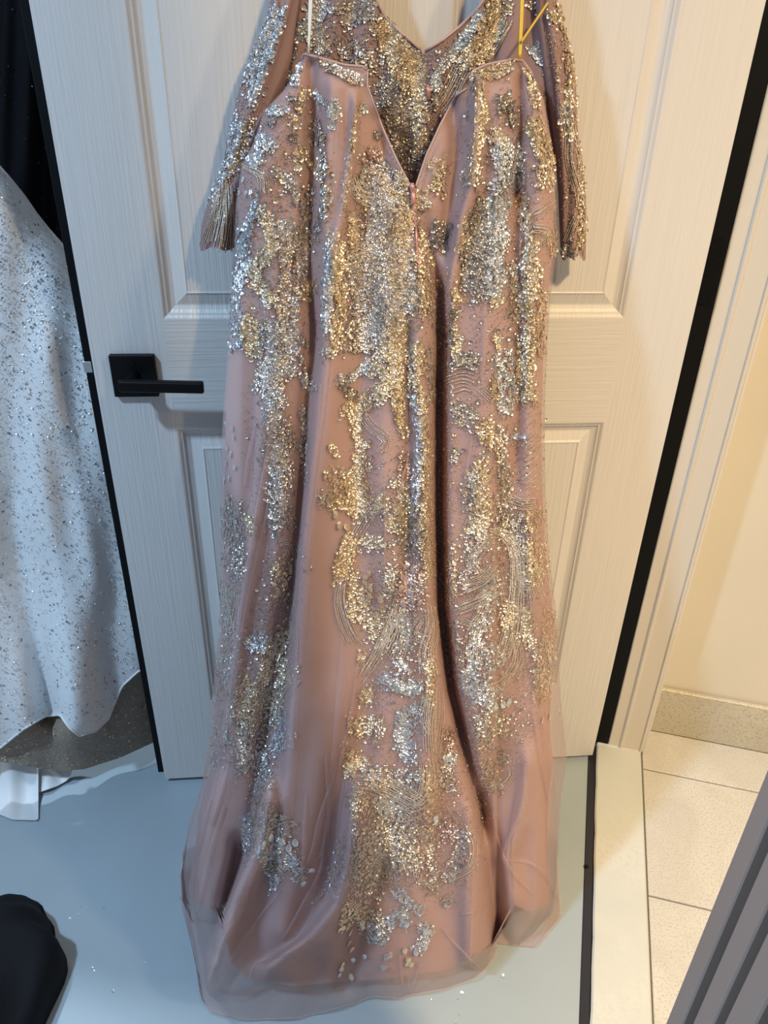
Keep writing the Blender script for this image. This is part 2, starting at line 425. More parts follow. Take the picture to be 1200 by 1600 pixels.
# ------------------------------------------------------------------ curves in photo pixels
def curve(pts):
    a = np.array(pts, float); return lambda y: np.interp(y, a[:, 1], a[:, 0])
def hcurve(pts):
    a = np.array(pts, float); return lambda x: np.interp(x, a[:, 0], a[:, 1])
BL = curve([(478, 70), (475, 82), (449, 134), (411, 175), (396, 222), (376, 262), (368, 320), (366, 400), (362, 453), (355, 555), (348, 657), (345, 759), (345, 867), (343, 970), (332, 1086), (326, 1197), (298, 1276), (279, 1367), (281, 1407), (296, 1442), (304, 1500), (308, 1550), (318, 1575), (335, 1600)])
BR = curve([(812, 70), (816, 93), (833, 117), (851, 158), (862, 222), (868, 292), (871, 379), (866, 418), (860, 468), (854, 555), (851, 657), (852, 759), (857, 853), (863, 911), (870, 970), (873, 1028), (877, 1101), (882, 1145), (886, 1188), (877, 1238), (873, 1297), (872, 1343), (876, 1396), (878, 1428), (860, 1454), (838, 1480), (800, 1500), (780, 1560)])
HEM = hcurve([(275, 1365), (281, 1400), (296, 1442), (306, 1500), (312, 1560), (330, 1582), (365, 1591), (400, 1593), (464, 1590), (508, 1580), (552, 1568), (580, 1557), (624, 1560), (638, 1555), (697, 1544), (746, 1527), (762, 1509), (773, 1493), (777, 1474), (837, 1480), (857, 1454), (878, 1428), (890, 1300)])
LHEM = hcurve([(280, 1395), (340, 1425), (362, 1505), (390, 1530), (455, 1541), (520, 1535), (600, 1530), (700, 1515), (750, 1488), (770, 1440), (785, 1390), (802, 1413), (830, 1425), (862, 1408), (875, 1380)])
VL = curve([(574, 95), (574, 135), (598, 200), (620, 250), (641, 290), (648, 340), (655, 420), (668, 520), (676, 700), (680, 950), (700, 1090), (735, 1220), (752, 1290), (768, 1400), (776, 1474), (778, 1600)])
VR = curve([(733, 95), (733, 135), (712, 150), (688, 195), (667, 240), (650, 290), (648, 340), (655, 420), (668, 520), (676, 700), (680, 950), (700, 1090), (735, 1220), (752, 1290), (768, 1400), (776, 1474), (778, 1600)])
def gauss(px, py, pts, wl, wr, amp, f0=40, f1=40):
    a = np.array(pts, float)
    xc = np.interp(py, a[:, 1], a[:, 0]); y0, y1 = a[0, 1], a[-1, 1]
    A = np.interp(py, [y0-f0, y0, y1, y1+f1], [0, 1, 1, 0])
    A = A*A*(3-2*A)
    if hasattr(amp, '__len__'): A = A*np.interp(py, np.linspace(y0, y1, len(amp)), amp)
    else: A = A*amp
    dx = px-xc; ww = np.where(dx < 0, wl, wr)
    return A*np.exp(-(dx/ww)**2)
FOLDS = [
 # centre valley and the ridges beside it
 ([(668, 380), (690, 460), (687, 600), (686, 800), (690, 950), (706, 1080), (736, 1200), (752, 1270)], 11, 10, [-.015, -.055, -.06, -.055, -.03], 60, 60),
 ([(655, 420), (655, 600), (662, 800), (668, 950), (672, 1100), (666, 1220)], 30, 16, .020, 60, 120),
 ([(752, 1250), (764, 1360), (776, 1470)], 12, 16, [-.03, -.025, -.02], 40, 80),
 ([(775, 430), (768, 620), (765, 900), (775, 1100)], 45, 40, .020, 90, 120),
 ([(842, 380), (845, 560), (840, 760), (835, 900)], 26, 30, .018, 60, 120),
 ([(808, 300), (805, 420), (812, 560), (806, 700)], 10, 12, -.014, 60, 100),
 # left valley and the gore edge that falls over it
 ([(487, 105), (486, 250), (480, 400), (490, 520), (478, 620), (470, 760), (460, 880), (452, 1000)], 12, 9, [-.018, -.026, -.026, -.026, -.02], 25, 120),
 ([(520, 140), (512, 300), (512, 420), (512, 560), (496, 700), (482, 800), (472, 900), (464, 1000), (456, 1200), (440, 1320)], 13, 34, .022, 40, 120),
 ([(556, 160), (552, 230), (540, 320), (520, 400)], 9, 6, .016, 30, 50),
 ([(560, 560), (556, 800), (566, 1000), (565, 1200)], 26, 22, -.012, 100, 120),
 ([(612, 300), (610, 500), (600, 700), (600, 900)], 24, 24, .012, 80, 100),
 ([(636, 540), (640, 700), (636, 860)], 9, 9, -.012, 60, 100),
 # far left gore
 ([(430, 420), (425, 560), (432, 700), (438, 860)], 20, 18, .012, 80, 80),
 ([(412, 640), (404, 760), (392, 860), (376, 960), (366, 1060), (345, 1180), (318, 1290)], 10, 14, .012, 60, 80),
 ([(378, 480), (372, 620), (372, 780)], 16, 12, .008, 80, 80),
 ([(445, 900), (425, 1040), (405, 1180), (395, 1300), (360, 1400)], 10, 18, -.014, 80, 80),
 ([(420, 1250), (405, 1330), (372, 1400), (350, 1460), (325, 1540)], 16, 18, .034, 60, 30),
 ([(372, 1330), (350, 1420), (332, 1480)], 12, 9, -.03, 40, 30),
 # lower centre and right
 ([(556, 1240), (548, 1330), (530, 1410), (480, 1470), (420, 1510)], 14, 34, .034, 60, 30),
 ([(500, 1120), (490, 1250), (470, 1360), (440, 1450)], 24, 24, .012, 80, 50),
 ([(590, 1360), (560, 1460), (540, 1540)], 20, 16, -.012, 60, 30),
 ([(740, 1280), (735, 1400), (735, 1500)], 16, 12, .018, 60, 20),
 ([(826, 1200), (812, 1290), (792, 1340), (800, 1400)], 14, 18, .015, 60, 50),
 ([(858, 1300), (862, 1380), (866, 1430)], 14, 12, .012, 60, 20),
 # bodice
 ([(455, 130), (430, 220), (410, 300)], 22, 26, .010, 40, 60),
 ([(748, 130), (745, 220), (735, 300), (722, 340), (712, 400), (700, 470)], 8, 12, .018, 20, 60),
 ([(706, 160), (712, 230), (702, 300), (694, 380)], 12, 12, -.020, 20, 40),
 ([(810, 110), (812, 200), (806, 300)], 6, 8, -.014, 20, 40),
 ([(842, 170), (850, 260), (848, 340)], 18, 12, .012, 40, 40),
 ([(775, 160), (780, 260), (775, 360)], 18, 18, .012, 40, 60),
 ([(590, 190), (600, 250), (618, 300)], 14, 12, -.012, 30, 40),
]
def smooth01(t): t = np.clip(t, 0, 1); return t*t*(3-2*t)
def d_back(px, py, off=0.0):
    px = np.asarray(px, float); py = np.asarray(py, float)
    yh = HEM(px); t = np.clip((py-90)/(yh-90), -.1, 1.02); ts = np.sign(t)*np.abs(t)**1.25
    dh = floor_d(px, yh, .010)
    d = .088+(dh-.088)*ts
    for pts, wl, wr, amp, f0, f1 in FOLDS: d = d+gauss(px, py, pts, wl, wr, amp, f0, f1)
    d = d+.0022*np.sin(px*.085+2.2*np.sin(py*.011)+py*.006)*smooth01((py-500)/500)
    s = np.clip(np.minimum(px-BL(py), BR(py)-px)/42, 0, 1)
    rnd = 1-np.sqrt(np.clip(1-(1-s)**2, 0, 1))
    d = d-rnd*np.clip(d-.035, 0, 1)*.45+off
    return np.maximum(d, floor_d(px, py, .006))
def S_back(px, py, off=0.0): return door_pt(px, py, d_back(px, py, off))

def sheet(name, mat, parent, Lf, Rf, top, bot, surf, nu=80, nv=260, u0=0.0, u1=1.0):
    u = np.linspace(u0, u1, nu)[None, :]; v_ = np.linspace(0, 1, nv)[:, None]
    # two passes so that each column ends on its own hem height
    yg = np.repeat(v_, nu, 1)*1400+100
    for _ in range(6):
        x = Lf(yg)*(1-u)+Rf(yg)*u
        xt = Lf(top(x))*(1-u)+Rf(top(x))*u
        y0 = top(xt[0:1]); xb = x[-1:]; y1 = bot(xb)
        yg = y0*(1-v_)+y1*v_
    x = Lf(yg)*(1-u)+Rf(yg)*u
    V = surf(x, yg).reshape(-1, 3)
    me = fast_mesh(name, V, grid_faces(nv, nu))
    return link(name, me, mat, parent, True)

gown = empty('evening_gown', tuple(floor_pt(590., 1400.)))
tag(gown, 'dusty mauve tulle evening gown with gold sequin embroidery hanging on the white door', 'gown')
topL = hcurve([(440, 150), (449, 134), (462, 105), (475, 84), (490, 88), (540, 102), (568, 104), (574, 112), (600, 200), (641, 290), (800, 292)])
topR = hcurve([(400, 292), (650, 290), (690, 200), (712, 150), (733, 136), (737, 112), (760, 101), (800, 93), (816, 94), (833, 117), (851, 158)])
def inset(Lf, k): return lambda y: Lf(y)+k
# lining (opaque) then tulle over it
sheet('skirt_lining', M_lining, gown, lambda y: BL(y)+5+np.interp(y, [1230, 1330], [0, 14]), lambda y: BR(y)-5-np.interp(y, [1000, 1150, 1300], [0, 18, 12]), lambda x: x*0+300., lambda x: LHEM(x), lambda x, y: S_back(x, y, -.006), 130, 240)
tl_ = lambda f, k: (lambda x: f(x)+k)
sheet('bodice_lining', M_lining, gown, inset(BL, 2), inset(VL, -2), tl_(topL, 2), lambda x: x*0+330., lambda x, y: S_back(x, y, -.005), 60, 60)
sheet('bodice_lining', M_lining, gown, inset(VR, 2), inset(BR, -2), tl_(topR, 2), lambda x: x*0+330., lambda x, y: S_back(x, y, -.005), 60, 60)
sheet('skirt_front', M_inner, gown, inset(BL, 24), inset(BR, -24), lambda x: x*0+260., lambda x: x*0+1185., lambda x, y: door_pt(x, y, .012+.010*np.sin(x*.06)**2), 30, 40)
sheet('tulle_overlay', M_tulle, gown, BL, VL, topL, HEM, S_back, 120, 340)
sheet('tulle_overlay', M_tulle, gown, VR, BR, topR, HEM, S_back, 90, 340)
# bodice front seen through the open back
def S_front(px, py, off=0.0):
    px = np.asarray(px, float)
    return door_pt(px, py, .030+.022*np.sqrt(np.clip(1-((px-662)/225)**2, 0, 1))+.004*np.sin(px*.11+np.asarray(py)*.02)+off)
NL = curve([(530, -170), (574, -60), (588, 0), (600, 25), (625, 50), (656, 77), (661, 84), (661, 340)]); NR = curve([(815, -170), (772, -60), (757, -2), (745, 15), (720, 40), (690, 64), (664, 80), (662, 84), (662, 340)])
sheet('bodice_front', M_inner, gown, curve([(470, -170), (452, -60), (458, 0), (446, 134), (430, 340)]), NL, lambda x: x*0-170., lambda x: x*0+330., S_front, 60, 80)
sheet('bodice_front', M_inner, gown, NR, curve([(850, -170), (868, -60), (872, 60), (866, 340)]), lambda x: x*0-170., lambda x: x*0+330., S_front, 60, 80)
# neckline binding
for fcv, ya in ((NL, np.linspace(-170, 78, 40)), (NR, np.linspace(-170, 80, 40))):
    MB().tube(list(S_front(fcv(ya), ya, .001)), .0016, 6).build('neck_binding', M_lining, gown, True)
# sleeves: real tubes
SLL = curve([(480, -165), (440, -60), (422, 0), (417, 29), (396, 73), (377, 125), (361, 190), (350, 248), (329, 300), (315, 350), (312, 380), (314, 400)])
SLR = curve([(540, -165), (490, -60), (472, 0), (466, 29), (458, 90), (444, 140), (420, 190), (402, 240), (388, 300), (378, 350), (371, 400)])
SRL = curve([(800, -165), (838, -60), (836, 0), (838, 40), (846, 100), (856, 160), (866, 230), (872, 300), (876, 410)])
SRR = curve([(840, -165), (858, -60), (871, 0), (877, 26), (892, 79), (900, 131), (903, 204), (913, 271), (916, 321), (915, 410)])
def sleeve_fn(Lf, Rf, dc, hd_):
    def fn(px, py, off=0.0):
        px = np.asarray(px, float); py = np.asarray(py, float)
        l, r = Lf(py), Rf(py); e = np.clip((px-(l+r)/2)/((r-l)/2), -1, 1)
        return door_pt(px, py, dc+hd_*np.sqrt(1-e*e)*(1+.12*np.sin(e*7+py*.02))+off)
    return fn
S_sl = sleeve_fn(SLL, SLR, .038, .026); S_sr = sleeve_fn(SRL, SRR, .036, .026)
def sleeve(name, Lf, Rf, dc, hd_, ybot):
    nv, nu = 90, 40; V = np.zeros((nv, nu, 3))
    for j, s_ in enumerate(np.linspace(0, 1, nv)):
        a = np.linspace(0, 2*math.pi, nu); 
        e = np.cos(a); yb_ = ybot(e); y_ = -160+(yb_+160)*s_
        l, r = Lf(y_), Rf(y_); x_ = (l+r)/2+e*(r-l)/2
        dd = dc+hd_*np.sin(a)*np.where(np.sin(a) > 0, 1+.12*np.sin(e*7+y_*.02), .7)
        V[j] = door_pt(x_, y_, dd)
    me = fast_mesh(name, V.reshape(-1, 3), grid_faces(nv, nu)); return link(name, me, M_inner, gown, True)
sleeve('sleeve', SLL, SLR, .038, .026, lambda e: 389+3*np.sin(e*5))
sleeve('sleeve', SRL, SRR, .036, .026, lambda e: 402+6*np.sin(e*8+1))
# soft folded strips where the tulle doubles over itself
PLEATS = [
 (22, [(548, 140), (556, 200), (546, 262), (530, 330), (515, 410)]), (14, [(528, 170), (530, 240), (520, 320)]), (18, [(722, 146), (706, 200), (684, 250), (662, 300)]), (14, [(728, 240), (730, 300), (718, 360), (704, 440)]), (12, [(758, 470), (756, 540), (752, 600)]),
 (9, [(552, 150), (558, 200), (548, 260), (530, 330), (516, 400)]), (6, [(535, 190), (530, 260), (522, 330)]),
 (8, [(748, 135), (744, 220), (738, 290), (722, 330), (712, 400), (700, 470)]), (6, [(722, 270), (728, 320), (716, 370)]),
 (10, [(512, 560), (505, 640), (492, 720), (480, 800), (470, 880), (462, 960), (460, 1050), (455, 1180)]), (7, [(520, 560), (508, 680), (490, 800), (480, 880)]),
 (6, [(400, 660), (388, 720), (382, 760)]), (7, [(424, 660), (412, 740), (402, 800), (392, 860), (378, 940), (366, 1030), (356, 1120)]),
 (10, [(420, 780), (408, 850), (392, 920), (376, 990)]), (6, [(758, 490), (757, 540), (755, 580)]),
 (5, [(738, 680), (728, 740), (722, 780)]), (5, [(556, 1050), (548, 1120), (532, 1190), (524, 1240)]),
 (9, [(550, 1250), (545, 1330), (530, 1400), (500, 1450), (450, 1485), (400, 1505), (390, 1530)]), (6, [(525, 1200), (500, 1280), (490, 1320), (480, 1350)]),
 (6, [(508, 1300), (500, 1360), (470, 1420), (440, 1470)]), (8, [(350, 1260), (330, 1330), (312, 1410), (301, 1442)]),
 (6, [(330, 1250), (310, 1320), (302, 1390)]), (7, [(395, 1360), (378, 1420), (350, 1470), (325, 1540)]), (6, [(440, 1390), (400, 1440), (360, 1500), (335, 1550)]),
 (6, [(820, 1190), (818, 1250), (800, 1300), (787, 1330), (788, 1350)]), (6, [(770, 1270), (782, 1330), (806, 1370), (836, 1400)]),
 (6, [(786, 1345), (830, 1350), (860, 1380), (872, 1410)]), (7, [(741, 1200), (744, 1300), (740, 1400), (734, 1500)]),
 (6, [(690, 1450), (715, 1480), (735, 1500), (752, 1515)]), (5, [(624, 1480), (628, 1530), (634, 1555)]), (5, [(660, 1500), (648, 1530), (640, 1553)]),
 (5, [(768, 1410), (740, 1425), (715, 1430)]), (6, [(832, 1110), (845, 1180), (858, 1260)]), (5, [(478, 1240), (474, 1330), (470, 1390)]), (5, [(508, 1180), (514, 1260), (512, 1320)]),
 (15, [(430, 640), (402, 820), (376, 980), (346, 1150), (310, 1330)]), (18, [(468, 900), (456, 1050), (452, 1250), (440, 1350)]), (16, [(535, 1000), (530, 1150), (515, 1280), (500, 1340)]), (14, [(850, 1130), (862, 1260), (860, 1380)]), (14, [(500, 600), (486, 760), (476, 900), (470, 1040)]), (16, [(420, 1250), (400, 1340), (360, 1430), (325, 1540)]), (20, [(548, 1290), (535, 1390), (490, 1460), (410, 1500)]), (5, [(360, 1180), (345, 1240), (330, 1290)]), (5, [(600, 760), (602, 830), (600, 900)]), (6, [(640, 700), (628, 760), (612, 800)]),
]
V, Fc = [], []
for wpx, pts in PLEATS:
    cxx, cyy, q = spline(pts, 5.0); q = cxx
    tx, ty = np.gradient(cxx), np.gradient(cyy); l_ = np.hypot(tx, ty); nx, ny = -ty/l_, tx/l_
    tap = np.sin(np.linspace(.25, math.pi-.25, len(q)))
    wpx = wpx*1.25; offs = np.array([-1, -.6, 0, .6, 1]); hh = np.array([.0006, .0030, .0042, .0030, .0006])
    b = len(V)
    for i in range(len(q)):
        for o_, h_ in zip(offs, hh):
            V.append(S_back(cxx[i]+nx[i]*o_*wpx*.5*tap[i], cyy[i]+ny[i]*o_*wpx*.5*tap[i], h_))
    Fc += [tuple(r_) for r_ in (grid_faces(len(q), 5)+b)]
o = link('tulle_folds', fast_mesh('tulle_folds', np.array(V), np.array(Fc)), M_pleat, gown, True); o['kind'] = 'stuff'
# hem bindings: fine rolled edge
hx = np.linspace(281, 776, 160); MB().tube(list(S_back(hx, HEM(hx), .001)), .0010, 5).build('rolled_hem', M_pleat, gown, True)
hx = np.linspace(779, 876, 50); MB().tube(list(S_back(hx, HEM(hx), .001)), .0010, 5).build('rolled_hem', M_pleat, gown, True)
# back opening edges
ya = np.linspace(112, 292, 40); MB().tube(list(S_back(VL(ya), ya, .001)), .0013, 6).build('opening_edge', M_lining, gown, True)
ya = np.linspace(138, 292, 40); MB().tube(list(S_back(VR(ya), ya, .001)), .0013, 6).build('opening_edge', M_lining, gown, True)
xa = np.linspace(470, 572, 30); MB().tube(list(S_back(xa, topL(xa), .001)), .0016, 6).build('top_edge', M_lining, gown, True)
xa = np.linspace(735, 832, 30); MB().tube(list(S_back(xa, topR(xa), .001)), .0016, 6).build('top_edge', M_lining, gown, True)
# zip
zp = empty('zip', tuple(S_back(645., 300.))); zp.parent = gown; zp.location = tuple(np.array(S_back(645., 300.))-np.array(gown.location))
def zsub(mb, name, mat):
    o = mb.build(name, mat, None, True); o.parent = zp; o.location = tuple(-(np.array(gown.location)+np.array(zp.location))); return o
ya = np.linspace(286, 420, 30); xx = VL(ya)
zsub(MB().tube(list(S_back(xx, ya, .001)), .0018, 6), 'zip_seam', M_zip)
zsub(MB().tube(list(S_back(np.array([643.5, 644., 645.]), np.array([286., 292., 300.]), .006)), [.0025, .0035, .0028], 8), 'slider', M_zip)
zsub(MB().tube(list(S_back(np.array([645., 645.5, 646., 646.]), np.array([299., 303., 316., 320.]), .008)), [.0016, .0030, .0034, .0022], 8), 'pull_tab', M_zip)
MB().tube(list(S_front(np.array([668., 669., 669.5]), np.array([132., 142., 156.]), .004)), [.0018, .0028, .0024], 8).build('inner_pull_tab', M_zip, gown, True)
# hanger loops
q = np.linspace(0, 1, 20)
for sg in (-1, 1):
    xs_ = 487-5*q+sg*1.3*np.sin(math.pi*np.clip(q*1.2, 0, 1)); MB().tube(list(door_pt(xs_, -45+130*q, .075+.022*q)), .0014, 6).build('hanging_loop', M_cordw, gown, True)
for a, b in (((819, -45), (813, 92)), ((816, -45), (811, 92)), ((856, 4), (814, 66))):
    MB().tube(list(door_pt(a[0]+(b[0]-a[0])*q, a[1]+(b[1]-a[1])*q, .078+.022*q)), .0016, 6).build('hanging_loop', M_cordg, gown, True)

